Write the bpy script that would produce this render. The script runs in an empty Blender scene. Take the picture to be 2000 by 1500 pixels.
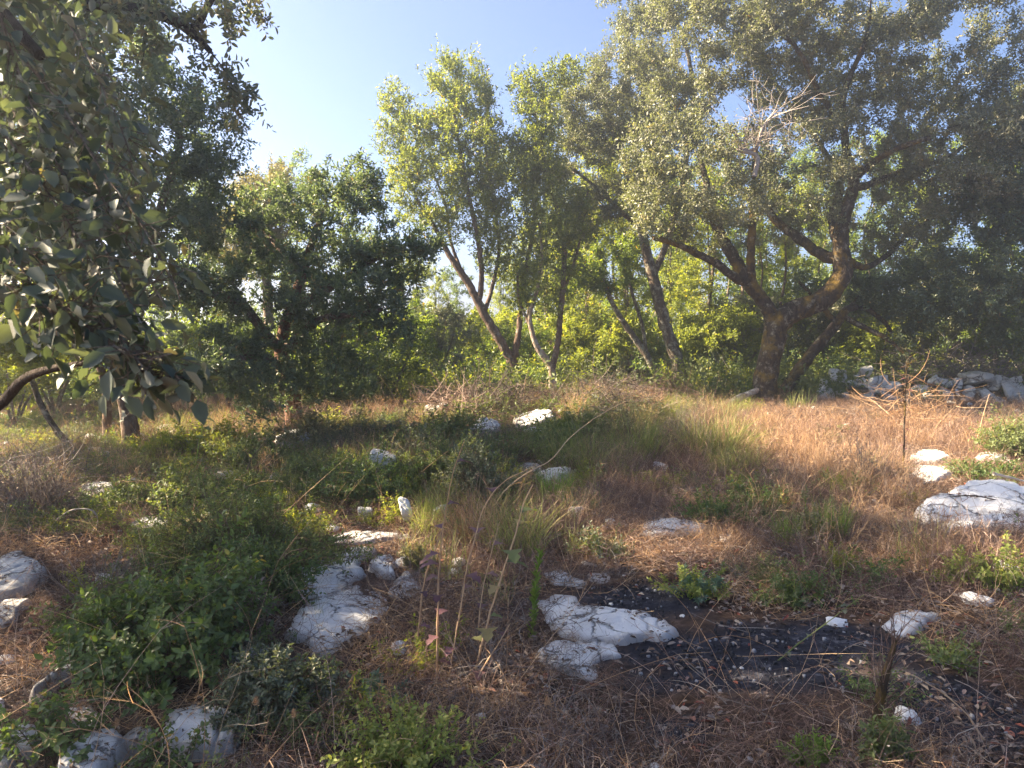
import bpy, math, random
import numpy as np
from mathutils import Vector, Matrix

# ------------------------------------------------------------------ camera, world, sun, exposure
S = bpy.context.scene
COL = S.collection
PITCH = math.radians(4.32)
EYE = np.array([0.0, 0.0, 1.6])
FPX = 1455.0                                   # focal length for a 2000 px wide picture
cam = bpy.data.cameras.new('camera')
camo = bpy.data.objects.new('camera', cam)
COL.objects.link(camo)
camo.location = EYE
camo.rotation_euler = (math.pi / 2 - PITCH, 0, 0)
cam.sensor_width = 36
cam.lens = 36 * FPX / 2000
cam.clip_start = 0.05
cam.clip_end = 4000
cam.dof.use_dof = True
cam.dof.focus_distance = 7.5
cam.dof.aperture_fstop = 10
S.camera = camo

SUN_EL, SUN_AZ = math.radians(37), math.radians(-80)      # azimuth from the view direction, negative = left
world = bpy.data.worlds.new('World')
S.world = world
world.use_nodes = True
wn = world.node_tree
sky = wn.nodes.new('ShaderNodeTexSky')
sky.sky_type = 'NISHITA'
sky.sun_disc = False
sky.sun_elevation = SUN_EL
sky.sun_rotation = SUN_AZ
sky.air_density = 0.5
sky.dust_density = 1.8
sky.ozone_density = 3.0
wn.nodes['Background'].inputs[1].default_value = 0.057
wn.links.new(sky.outputs[0], wn.nodes['Background'].inputs[0])

sun = bpy.data.lights.new('sun', 'SUN')
suno = bpy.data.objects.new('sun', sun)
COL.objects.link(suno)
SUN_DIR = Vector((math.sin(SUN_AZ) * math.cos(SUN_EL), math.cos(SUN_AZ) * math.cos(SUN_EL), math.sin(SUN_EL)))
suno.rotation_euler = SUN_DIR.to_track_quat('Z', 'Y').to_euler()
suno.location = SUN_DIR * 40
sun.energy = 5.0
sun.angle = math.radians(0.55)
sun.color = (1.0, 0.82, 0.58)

S.view_settings.view_transform = 'Standard'
S.view_settings.look = 'None'
S.view_settings.gamma = 1
S.view_settings.use_curve_mapping = False
S.view_settings.exposure = 2.78
S.render.engine = 'CYCLES'
S.cycles.max_bounces = 7
S.cycles.diffuse_bounces = 4
S.cycles.glossy_bounces = 2
S.cycles.transmission_bounces = 4

# ------------------------------------------------------------------ numbers and noise
_lat = np.random.RandomState(77).rand(256, 256)


def vn(x, y, sc, seed=0):
    """smooth value noise, -1..1"""
    x = np.asarray(x, float) / sc + seed * 17.31
    y = np.asarray(y, float) / sc + seed * 9.77
    xi, yi = np.floor(x).astype(int), np.floor(y).astype(int)
    fx, fy = x - xi, y - yi
    fx, fy = fx * fx * (3 - 2 * fx), fy * fy * (3 - 2 * fy)
    a, b = _lat[xi & 255, yi & 255], _lat[(xi + 1) & 255, yi & 255]
    c, d = _lat[xi & 255, (yi + 1) & 255], _lat[(xi + 1) & 255, (yi + 1) & 255]
    return ((a * (1 - fx) + b * fx) * (1 - fy) + (c * (1 - fx) + d * fx) * fy) * 2 - 1


def height(x, y):
    x, y = np.asarray(x, float), np.asarray(y, float)
    h = vn(x, y, 2.3, 1) * .06 + vn(x, y, .8, 2) * .03 + vn(x, y, .25, 3) * .012
    far = np.clip(y - 19, 0, None)
    drop = -0.055 * far + 0.00009 * np.clip(far - 60, 0, 1e4) ** 2 * (far < 400) 
    drop = np.where(far > 60, -3.3 - 6 * (1 - np.exp(-(far - 60) / 120)), -0.055 * far)
    hill = 13 * np.exp(-((y - 620) / 170) ** 2) * (1 + .3 * np.sin(x / 90 + 1))
    mound = .3 * np.exp(-((x - .9) / 2.8) ** 2 - ((y - 13) / 2.0) ** 2)
    return h + mound + drop + hill + .02 * np.clip(x - 3, 0, 6) * np.clip((y - 7) / 6, 0, 1)


def ray(px, py):
    u, v = (px - 1000) / FPX, (750 - py) / FPX
    c, s = math.cos(PITCH), math.sin(PITCH)
    return np.array([u, c + v * s, -s + v * c])


def at(px, py, Y):
    d = ray(px, py)
    return EYE + d * (Y / d[1])


def gnd(px, py, up=0.0):
    """where the line of sight through a pixel meets the ground raised by up"""
    d = ray(px, py)
    t = 3.0
    z = 0.0
    for _ in range(40):
        t = (z + up - EYE[2]) / d[2] if d[2] < -1e-4 else 60
        p = EYE + d * t
        z += .5 * (float(height(p[0], p[1])) - z)
    p = EYE + d * t
    return np.array([p[0], p[1], float(height(p[0], p[1]))])


def project(p):
    p = np.asarray(p, float) - EYE
    c, s = math.cos(PITCH), math.sin(PITCH)
    f = p[..., 1] * c - p[..., 2] * s
    u = p[..., 1] * s + p[..., 2] * c
    f = np.where(f < .05, .05, f)
    return 1000 + FPX * p[..., 0] / f, 750 - FPX * u / f


def nrm(v):
    return v / np.maximum(np.linalg.norm(v, axis=-1, keepdims=True), 1e-9)


# ------------------------------------------------------------------ mesh building
class Geo:
    def __init__(s):
        s.V, s.F, s.A, s.n = [], {3: [], 4: []}, [], 0

    def add(s, V, F, var=None):
        V = np.asarray(V, np.float32).reshape(-1, 3)
        F = np.asarray(F, np.int64)
        s.V.append(V)
        s.F[F.shape[1]].append(F + s.n)
        s.A.append(np.full(len(V), .5, np.float32) if var is None else np.broadcast_to(np.asarray(var, np.float32), (len(V),)))
        s.n += len(V)

    def mesh(s, name, mat, smooth=False):
        me = bpy.data.meshes.new(name)
        if s.n == 0:
            return me
        V = np.concatenate(s.V)
        idx, st, o = [], [], 0
        for k in (3, 4):
            if s.F[k]:
                f = np.concatenate(s.F[k])
                idx.append(f.ravel())
                st.append(np.arange(len(f)) * k + o)
                o += f.size
        idx, st = np.concatenate(idx).astype(np.int32), np.concatenate(st).astype(np.int32)
        me.vertices.add(len(V))
        me.vertices.foreach_set('co', V.ravel())
        me.loops.add(len(idx))
        me.loops.foreach_set('vertex_index', idx)
        me.polygons.add(len(st))
        me.polygons.foreach_set('loop_start', st)
        if smooth:
            me.polygons.foreach_set('use_smooth', np.ones(len(st), bool))
        at_ = me.attributes.new('var', 'FLOAT', 'POINT')
        at_.data.foreach_set('value', np.concatenate(s.A))
        me.update(calc_edges=True)
        for m in (mat if isinstance(mat, (list, tuple)) else [mat]):
            me.materials.append(m)
        return me

    def build(s, name, mat, parent=None, smooth=False, kind=None, label=None, loc=None):
        o = bpy.data.objects.new(name, s.mesh(name, mat, smooth))
        COL.objects.link(o)
        if parent is not None:
            o.parent = parent
            o.matrix_parent_inverse = Matrix.Translation(-Vector(parent.location)) if parent.type == 'EMPTY' and parent.parent is None else Matrix()
        if kind:
            o['kind'] = kind
        if label:
            o['label'] = label
        return o


def thing(name, label, cat, loc=(0, 0, 0), group=None):
    o = bpy.data.objects.new(name, None)
    COL.objects.link(o)
    o.location = Vector([float(a) for a in loc])
    o.empty_display_size = .2
    o['label'] = label
    o['category'] = cat
    if group:
        o['group'] = group
    return o


def tag(o, label, cat, group=None):
    o['label'], o['category'] = label, cat
    if group:
        o['group'] = group
    return o


def tube(g, P, R, sides=6, var=.5, rough=0.0, rs=None):
    P = np.asarray(P, float)
    R = np.asarray(R, float)
    n = len(P)
    T = nrm(np.gradient(P, axis=0)) if n > 2 else np.repeat(nrm(P[1:] - P[:1]), n, 0)
    ref = np.array([0, 0, 1.]) if abs(T[0, 2]) < .8 else np.array([1., 0, 0])
    N = nrm(np.cross(T, ref))
    B = np.cross(T, N)
    a = np.arange(sides) * 2 * math.pi / sides
    rr = np.repeat(R[:, None], sides, 1)
    if rough and rs is not None:
        k1 = rs.rand(6) * 6.3
        s = np.cumsum(np.r_[0, np.linalg.norm(np.diff(P, axis=0), axis=1)])[:, None]
        rr = rr * (1 + rough * (np.sin(3 * a[None] + 5 * s + k1[0]) * .5 + np.sin(2 * a[None] - 9 * s + k1[1]) * .5
                                + np.sin(5 * a[None] + 17 * s + k1[2]) * .35) + rough * .5 * rs.randn(n, sides) * .5)
    V = P[:, None] + rr[..., None] * (np.cos(a)[None, :, None] * N[:, None] + np.sin(a)[None, :, None] * B[:, None])
    i = np.arange(n - 1)[:, None] * sides
    j = np.arange(sides)[None]
    j2 = (j + 1) % sides
    F = np.stack([i + j, i + j2, i + sides + j2, i + sides + j], -1).reshape(-1, 4)
    V = V.reshape(-1, 3)
    g.add(V, F, var)
    c = np.array([P[-1], P[0]])
    g.add(np.concatenate([V[-sides:], c[:1]]), np.stack([np.arange(sides), (np.arange(sides) + 1) % sides, np.full(sides, sides)], -1), var)


def smooth_line(P, R, step):
    """Catmull-Rom through the points, resampled about every step metres"""
    P, R = np.asarray(P, float), np.asarray(R, float)
    Q = np.concatenate([[2 * P[0] - P[1]], P, [2 * P[-1] - P[-2]]])
    out, ro = [], []
    for i in range(len(P) - 1):
        n = max(1, int(round(np.linalg.norm(P[i + 1] - P[i]) / step)))
        for t in np.arange(n) / n:
            a, b, c, d = Q[i:i + 4]
            out.append(.5 * (2 * b + (c - a) * t + (2 * a - 5 * b + 4 * c - d) * t * t + (3 * b - a - 3 * c + d) * t ** 3))
            ro.append(R[i] * (1 - t) + R[i + 1] * t)
    out.append(P[-1])
    ro.append(R[-1])
    return np.array(out), np.array(ro)


# leaf templates: x across, y along, z out of the leaf
LEAF2 = (np.array([[0, 0, 0], [.5, .42, .1], [0, 1, -.12], [-.5, .42, .1]]), np.array([[0, 1, 2], [0, 2, 3]]))
LEAF4 = (np.array([[0, 0, 0], [.46, .3, .09], [.4, .7, .04], [0, 1, -.14], [-.4, .7, .04], [-.46, .3, .09]]), np.array([[0, 1, 2, 3], [0, 3, 4, 5]]))
NARROW = (np.array([[0, 0, 0], [.5, .5, .12], [0, 1, -.1], [-.5, .5, .12]]), np.array([[0, 1, 2], [0, 2, 3]]))
FLAT = (np.array([[0, 0, 0], [.42, .3, .16], [.36, .72, .22], [0, 1, .05], [-.36, .72, .12], [-.42, .3, .2]]), np.array([[0, 1, 2, 3], [0, 3, 4, 5]]))


def leaves(rs, base, axis, normal, length, width, tpl, var):
    T, F = tpl
    a = nrm(axis)
    x = nrm(np.cross(a, normal))
    n = np.cross(x, a)
    V = base[:, None] + length[:, None, None] * (T[None, :, 1:2] * a[:, None] + T[None, :, 2:3] * n[:, None]) \
        + (width[:, None, None] * T[None, :, 0:1]) * x[:, None]
    k = len(T)
    Fa = (F[None] + (np.arange(len(base)) * k)[:, None, None]).reshape(-1, F.shape[1])
    return V.reshape(-1, 3), Fa, np.repeat(var, k)


def sprigs(g, rs, base, d, L, nl, ll, lw, tpl=LEAF2, spread=1.0, upn=.5, sizevar=.25, whorl=0.0, bias=0.0):
    """nl leaves round each sprig (base, direction d, length L)"""
    n = len(base)
    if n == 0:
        return
    d = nrm(d)
    ref = nrm(rs.randn(n, 3))
    e1 = nrm(np.cross(d, ref))
    e2 = np.cross(d, e1)
    t = (np.arange(nl)[None] + rs.rand(n, nl)) / nl
    if whorl:
        t = 1 - (1 - t) * (1 - whorl)
    ph = np.arange(nl)[None] * 2.4 + rs.rand(n, 1) * 6.3 + rs.randn(n, nl) * .3
    rad = np.cos(ph)[..., None] * e1[:, None] + np.sin(ph)[..., None] * e2[:, None]
    ax = d[:, None] * (.35 + .5 * t[..., None]) + rad * spread + rs.randn(n, nl, 3) * .22
    nor = d[:, None] * .8 - rad * .1 + np.array([0, 0, upn]) + rs.randn(n, nl, 3) * .45
    b = base[:, None] + d[:, None] * (L[:, None] * t)[..., None]
    sz = 1 + sizevar * rs.randn(n, nl)
    sz = np.clip(sz, .45, 1.7)
    v = np.clip(bias + .47 + .13 * rs.randn(n, 1) + .16 * rs.randn(n, nl), 0, 1)
    V, F, A = leaves(rs, b.reshape(-1, 3), ax.reshape(-1, 3), nor.reshape(-1, 3), (ll * sz).ravel(), (lw * sz).ravel(), tpl, v.ravel())
    g.add(V, F, A)


def strands(g, rs, base, d, L, w, nseg=3, curl=.3, droop=.4, k=2, var=None, taper=.25):
    """thin blades (k=2) or three-sided stems (k=3), bent and drooping"""
    n = len(base)
    if n == 0:
        return np.zeros((0, nseg + 1, 3))
    d = nrm(d).copy()
    P = np.zeros((n, nseg + 1, 3))
    P[:, 0] = base
    step = (L / nseg)[:, None]
    bend = rs.randn(n, 3) * curl
    for i in range(nseg):
        P[:, i + 1] = P[:, i] + d * step
        d = nrm(d + (bend + rs.randn(n, 3) * curl * .6) / nseg + np.array([0, 0, -droop]) * (i + 1) / nseg * (2. / nseg))
    e1 = nrm(np.cross(P[:, -1] - P[:, 0], rs.randn(n, 3)))
    W = (np.asarray(w) * np.ones(n))[:, None] * (1 - (1 - taper) * (np.arange(nseg + 1) / nseg) ** 1.5)[None]
    v = np.clip(.5 + .27 * rs.randn(n), 0, 1) if var is None else var
    if k == 2:
        V = np.stack([P - e1[:, None] * W[..., None] / 2, P + e1[:, None] * W[..., None] / 2], 2)
    else:
        e2 = nrm(np.cross(P[:, -1] - P[:, 0], e1))
        a = np.arange(3) * 2.0944
        V = P[:, :, None] + (W[..., None, None] / 2) * (np.cos(a)[:, None] * e1[:, None, None] + np.sin(a)[:, None] * e2[:, None, None])
    i0 = (np.arange(n) * (nseg + 1) * k)[:, None, None, None]
    s = (np.arange(nseg) * k)[None, :, None, None]
    if k == 2:
        q = np.array([0, 1, 3, 2])[None, None, None]
    else:
        q = np.array([[0, 1, 4, 3], [1, 2, 5, 4], [2, 0, 3, 5]])[None, None]
    F = (i0 + s + q).reshape(-1, 4)
    g.add(V.reshape(-1, 3), F, np.repeat(v, (nseg + 1) * k))
    return P


# ------------------------------------------------------------------ materials
def mat(name):
    m = bpy.data.materials.new(name)
    m.use_nodes = True
    t = m.node_tree
    t.nodes.clear()
    return m, t, t.nodes, t.links


def ramp(N, stops, interp='LINEAR'):
    r = N.new('ShaderNodeValToRGB')
    r.color_ramp.interpolation = interp
    e = r.color_ramp.elements
    while len(e) < len(stops):
        e.new(.5)
    for el, (p, c) in zip(e, stops):
        el.position = p
        el.color = (*c, 1)
    return r


def leaf_mat(name, stops, under=None, trans=.35, tint=(1.5, 1.6, .6), rough=.5, spec=.35, rnd=.12):
    m, t, N, L = mat(name)
    a = N.new('ShaderNodeAttribute')
    a.attribute_name = 'var'
    oi = N.new('ShaderNodeObjectInfo')
    mr = N.new('ShaderNodeMapRange')
    mr.inputs['To Min'].default_value, mr.inputs['To Max'].default_value = -rnd / 2, rnd / 2
    L.new(oi.outputs['Random'], mr.inputs['Value'])
    ad = N.new('ShaderNodeMath')
    ad.operation = 'ADD'
    ad.use_clamp = True
    L.new(a.outputs['Fac'], ad.inputs[0])
    L.new(mr.outputs[0], ad.inputs[1])
    r = ramp(N, stops)
    L.new(ad.outputs[0], r.inputs[0])
    col = r.outputs[0]
    if under:
        g = N.new('ShaderNodeNewGeometry')
        mx = N.new('ShaderNodeMix')
        mx.data_type = 'RGBA'
        L.new(g.outputs['Backfacing'], mx.inputs[0])
        L.new(col, mx.inputs[6])
        mx.inputs[7].default_value = (*under, 1)
        col = mx.outputs[2]
    p = N.new('ShaderNodeBsdfPrincipled')
    p.inputs['Roughness'].default_value = rough
    p.inputs['Specular IOR Level'].default_value = spec
    L.new(col, p.inputs['Base Color'])
    o = N.new('ShaderNodeOutputMaterial')
    if trans:
        tr = N.new('ShaderNodeBsdfTranslucent')
        ml = N.new('ShaderNodeMix')
        ml.data_type = 'RGBA'
        ml.blend_type = 'MULTIPLY'
        ml.inputs[0].default_value = 1
        L.new(r.outputs[0], ml.inputs[6])
        ml.inputs[7].default_value = (*tint, 1)
        L.new(ml.outputs[2], tr.inputs['Color'])
        s = N.new('ShaderNodeMixShader')
        s.inputs[0].default_value = trans
        L.new(p.outputs[0], s.inputs[1])
        L.new(tr.outputs[0], s.inputs[2])
        L.new(s.outputs[0], o.inputs[0])
    else:
        L.new(p.outputs[0], o.inputs[0])
    return m


def bark_mat(name, dark, light, lichen=None, amount=.5, moss=None, scale=1.0):
    m, t, N, L = mat(name)
    tc = N.new('ShaderNodeTexCoord')
    mp = N.new('ShaderNodeMapping')
    mp.inputs['Scale'].default_value = (scale, scale, scale * .35)
    L.new(tc.outputs['Object'], mp.inputs[0])
    n1 = N.new('ShaderNodeTexNoise')
    n1.inputs['Scale'].default_value = 22
    n1.inputs['Detail'].default_value = 6
    n1.inputs['Roughness'].default_value = .7
    L.new(mp.outputs[0], n1.inputs['Vector'])
    r = ramp(N, [(.32, dark), (.7, light)])
    L.new(n1.outputs['Fac'], r.inputs[0])
    col = r.outputs[0]

    def over(col, fac, c):
        mx = N.new('ShaderNodeMix')
        mx.data_type = 'RGBA'
        L.new(fac, mx.inputs[0])
        L.new(col, mx.inputs[6])
        mx.inputs[7].default_value = (*c, 1)
        return mx.outputs[2]
    if lichen:
        n2 = N.new('ShaderNodeTexNoise')
        n2.inputs['Scale'].default_value = 7 * scale
        n2.inputs['Detail'].default_value = 8
        n2.inputs['Roughness'].default_value = .75
        L.new(tc.outputs['Object'], n2.inputs['Vector'])
        r2 = ramp(N, [(.62 - .25 * amount, (0, 0, 0)), (.72 - .25 * amount, (.9, .9, .9))])
        L.new(n2.outputs['Fac'], r2.inputs[0])
        col = over(col, r2.outputs[0], lichen)
    if moss:
        n3 = N.new('ShaderNodeTexNoise')
        n3.inputs['Scale'].default_value = 2.6
        n3.inputs['Detail'].default_value = 7
        n3.inputs['Roughness'].default_value = .7
        L.new(tc.outputs['Object'], n3.inputs['Vector'])
        r3 = ramp(N, [(.5, (0, 0, 0)), (.62, (.85, .85, .85))])
        L.new(n3.outputs['Fac'], r3.inputs[0])
        col = over(col, r3.outputs[0], moss)
    p = N.new('ShaderNodeBsdfPrincipled')
    p.inputs['Roughness'].default_value = .9
    p.inputs['Specular IOR Level'].default_value = .15
    L.new(col, p.inputs['Base Color'])
    b = N.new('ShaderNodeBump')
    b.inputs['Strength'].default_value = 1.0
    b.inputs['Distance'].default_value = .05
    L.new(n1.outputs['Fac'], b.inputs['Height'])
    L.new(b.outputs[0], p.inputs['Normal'])
    o = N.new('ShaderNodeOutputMaterial')
    L.new(p.outputs[0], o.inputs[0])
    return m


def rock_mat(name, base=(.62, .61, .59), spots=(.16, .155, .15), amount=.5):
    m, t, N, L = mat(name)
    tc = N.new('ShaderNodeTexCoord')

    def noise(s, d=8, rg=.65, vec=None):
        n = N.new('ShaderNodeTexNoise')
        n.inputs['Scale'].default_value = s
        n.inputs['Detail'].default_value = d
        n.inputs['Roughness'].default_value = rg
        L.new(vec or tc.outputs['Object'], n.inputs['Vector'])
        return n

    def over(col, fac, c):
        mx = N.new('ShaderNodeMix')
        mx.data_type = 'RGBA'
        L.new(fac, mx.inputs[0])
        L.new(col, mx.inputs[6])
        mx.inputs[7].default_value = (*c, 1)
        return mx.outputs[2]
    n1, n2, n3, n4 = noise(4, 10, .7), noise(15, 8, .8), noise(2.1, 6), noise(48, 5, .7)
    r = ramp(N, [(.26, tuple(c * .6 for c in base)), (.4, tuple(c * .9 for c in base)), (.55, base), (.78, tuple(min(.82, c * 1.12) for c in base))])
    L.new(n1.outputs['Fac'], r.inputs[0])
    r2 = ramp(N, [(.60 - .12 * (amount - .5), (0, 0, 0)), (.70 - .12 * (amount - .5), (.8, .8, .8))])
    L.new(n2.outputs['Fac'], r2.inputs[0])
    col = over(r.outputs[0], r2.outputs[0], spots)
    r3 = ramp(N, [(.58, (0, 0, 0)), (.75, (.4, .4, .4))])
    L.new(n3.outputs['Fac'], r3.inputs[0])
    col = over(col, r3.outputs[0], (.4, .35, .28))
    r5 = ramp(N, [(.64, (0, 0, 0)), (.7, (.75, .75, .75))])
    L.new(n4.outputs['Fac'], r5.inputs[0])
    col = over(col, r5.outputs[0], (.14, .13, .12))
    # cracks filled with dark earth
    mxv = N.new('ShaderNodeMix')
    mxv.data_type = 'VECTOR'
    mxv.inputs[0].default_value = .22
    L.new(tc.outputs['Object'], mxv.inputs[4])
    L.new(noise(3.5, 5).outputs['Color'], mxv.inputs[5])
    vo = N.new('ShaderNodeTexVoronoi')
    vo.feature = 'DISTANCE_TO_EDGE'
    vo.inputs['Scale'].default_value = 3.2
    L.new(mxv.outputs[1], vo.inputs['Vector'])
    rc = ramp(N, [(.0, (.85, .85, .85)), (.027, (0, 0, 0))])
    L.new(vo.outputs['Distance'], rc.inputs[0])
    gate = ramp(N, [(.4, (0, 0, 0)), (.5, (1, 1, 1))])
    L.new(n3.outputs['Fac'], gate.inputs[0])
    mg = N.new('ShaderNodeMath')
    mg.operation = 'MULTIPLY'
    L.new(rc.outputs[0], mg.inputs[0])
    L.new(gate.outputs[0], mg.inputs[1])
    col = over(col, mg.outputs[0], (.05, .04, .03))
    av = N.new('ShaderNodeAttribute')
    av.attribute_name = 'var'
    md = N.new('ShaderNodeMath')
    md.operation = 'MULTIPLY'
    md.inputs[1].default_value = .55
    L.new(av.outputs['Fac'], md.inputs[0])
    col = over(col, md.outputs[0], (.2, .145, .105))
    p = N.new('ShaderNodeBsdfPrincipled')
    p.inputs['Roughness'].default_value = .9
    p.inputs['Specular IOR Level'].default_value = .2
    L.new(col, p.inputs['Base Color'])
    hs = N.new('ShaderNodeMath')
    hs.operation = 'SUBTRACT'
    L.new(n2.outputs['Fac'], hs.inputs[0])
    L.new(mg.outputs[0], hs.inputs[1])
    b = N.new('ShaderNodeBump')
    b.inputs['Strength'].default_value = .8
    b.inputs['Distance'].default_value = .04
    L.new(hs.outputs[0], b.inputs['Height'])
    L.new(b.outputs[0], p.inputs['Normal'])
    o = N.new('ShaderNodeOutputMaterial')
    L.new(p.outputs[0], o.inputs[0])
    return m


M = {}
M['oak'] = leaf_mat('holm_oak_leaf', [(0, (.09, .1, .058)), (.5, (.15, .158, .095)), (.85, (.22, .215, .135)), (1, (.3, .24, .13))],
                    under=(.28, .275, .2), trans=.32, tint=(1.5, 1.6, .75), rough=.45, spec=.4)
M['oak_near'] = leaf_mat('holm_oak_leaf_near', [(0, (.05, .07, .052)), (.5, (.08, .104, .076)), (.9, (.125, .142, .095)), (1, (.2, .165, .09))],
                         under=(.17, .165, .115), trans=.32, tint=(1.6, 1.6, .7), rough=.48, spec=.35, rnd=.6)  # bluish-grey lens veil is put into this leaf colour
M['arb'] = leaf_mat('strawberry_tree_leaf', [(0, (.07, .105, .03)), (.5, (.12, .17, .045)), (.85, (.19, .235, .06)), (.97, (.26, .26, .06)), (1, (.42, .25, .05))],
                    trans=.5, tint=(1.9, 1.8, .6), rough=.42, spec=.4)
M['arb_lit'] = leaf_mat('strawberry_tree_leaf_sunlit', [(0, (.09, .125, .035)), (.5, (.165, .205, .055)), (.85, (.25, .28, .08)), (.97, (.32, .3, .08)), (1, (.45, .28, .07))],
                        trans=.5, tint=(1.6, 1.5, .6), rough=.42, spec=.4)  # brighter, yellower copy: sunlight in the middle crowns is put into the colour
M['arb_shaded'] = leaf_mat('strawberry_tree_leaf_shaded', [(0, (.075, .1, .066)), (.5, (.122, .154, .1)), (.9, (.18, .215, .125)), (1, (.3, .2, .09))],
                         trans=.4, tint=(1.6, 1.7, .75), rough=.42, spec=.45)  # blue-grey copy: shade and lens veil are put into the leaf colour
M['lime'] = leaf_mat('young_leaf', [(0, (.13, .165, .03)), (.5, (.205, .25, .05)), (.9, (.3, .325, .075)), (1, (.46, .36, .06))],
                     trans=.55, tint=(1.5, 1.4, .5), rough=.5, spec=.3)
M['pale'] = leaf_mat('pale_leaf', [(0, (.15, .155, .075)), (.6, (.25, .24, .125)), (1, (.36, .3, .17))], trans=.35, tint=(1.4, 1.3, .7))
M['shrub'] = leaf_mat('evergreen_shrub_leaf', [(0, (.06, .095, .035)), (.5, (.105, .155, .055)), (.88, (.16, .22, .075)), (1, (.36, .27, .07))],
                      trans=.4, tint=(1.7, 1.7, .6), rough=.42, spec=.4)
M['herb'] = leaf_mat('herb_leaf', [(0, (.09, .115, .05)), (.5, (.15, .185, .075)), (.9, (.22, .25, .095)), (1, (.34, .27, .13))], trans=.4, tint=(1.5, 1.5, .6))
M['greyherb'] = leaf_mat('grey_herb_leaf', [(0, (.08, .1, .065)), (.6, (.145, .165, .11)), (1, (.24, .22, .15))], trans=.3)
M['limeherb'] = leaf_mat('spurge_leaf', [(0, (.14, .18, .05)), (.5, (.29, .335, .085)), (.85, (.43, .42, .13)), (1, (.44, .33, .15))], trans=.4, tint=(1.3, 1.2, .5))
M['bluegreen'] = leaf_mat('blue_green_leaf', [(0, (.1, .17, .13)), (1, (.2, .28, .22))], trans=.25)
M['grass'] = leaf_mat('grass_blade', [(0, (.14, .18, .055)), (.5, (.24, .27, .09)), (1, (.42, .37, .17))], trans=.4, tint=(1.3, 1.3, .6), rough=.55)
M['fresh'] = leaf_mat('fresh_stem', [(0, (.15, .25, .04)), (1, (.28, .38, .08))], trans=.35, tint=(1.4, 1.4, .5))
M['straw'] = leaf_mat('straw', [(0, (.29, .17, .1)), (.5, (.46, .29, .165)), (1, (.62, .47, .31))], trans=.3, tint=(1.2, 1.1, .8), rough=.7, spec=.2)
M['tangle'] = leaf_mat('dry_stem', [(0, (.095, .06, .048)), (.45, (.175, .112, .086)), (.8, (.27, .18, .138)), (1, (.46, .35, .28))], trans=.2, tint=(1.2, 1., .8), rough=.8, spec=.15, rnd=.5)
M['twig'] = leaf_mat('dead_twig', [(0, (.1, .083, .07)), (.5, (.19, .16, .14)), (1, (.4, .35, .31))], trans=0, rough=.85, spec=.15)
M['brush'] = leaf_mat('brush_twig', [(0, (.04, .03, .026)), (.5, (.1, .075, .062)), (1, (.26, .21, .18))], trans=0, rough=.85, spec=.1)
M['litter'] = leaf_mat('dead_leaf', [(0, (.07, .045, .033)), (.35, (.16, .105, .075)), (.6, (.25, .19, .15)), (.85, (.4, .34, .28)), (.97, (.3, .1, .06)), (1, (.26, .075, .05))],
                       trans=.12, tint=(1.2, 1., .7), rough=.7, spec=.25)
M['purple'] = leaf_mat('purple_leaf', [(0, (.08, .04, .05)), (.6, (.17, .08, .09)), (1, (.22, .13, .11))], trans=.25, tint=(1.5, .9, .8))
M['char'] = leaf_mat('charcoal', [(0, (.018, .018, .022)), (.7, (.045, .045, .052)), (1, (.28, .28, .29))], trans=0, rough=.8)
M['bark_oak'] = bark_mat('oak_bark', (.02, .014, .01), (.105, .075, .055), (.3, .28, .22), .34, (.2, .13, .025))
M['bark_dark'] = bark_mat('near_twig_bark', (.02, .015, .012), (.09, .068, .054))
M['bark_oak_up'] = bark_mat('oak_limb_bark', (.06, .046, .036), (.19, .145, .11), (.38, .36, .29), .5)
M['bark_arb'] = bark_mat('strawberry_tree_bark', (.07, .046, .034), (.24, .165, .115), (.33, .3, .25), .35)
M['bark_red'] = bark_mat('red_bark', (.1, .055, .038), (.28, .155, .1), (.35, .3, .25), .3)
M['bark_pale'] = bark_mat('pale_bark', (.2, .14, .1), (.46, .36, .28), (.52, .48, .42), .5)
M['bark_thin'] = bark_mat('young_bark', (.07, .05, .036), (.24, .185, .14), (.35, .33, .28), .4)
M['rock'] = rock_mat('limestone', (.8, .795, .785), (.26, .255, .25), .33)
M['rock_rough'] = rock_mat('weathered_limestone', (.62, .61, .59), (.13, .13, .13), .7)
M['rock_pile'] = rock_mat('heap_limestone', (.62, .6, .56), (.12, .11, .1), .75)


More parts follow.
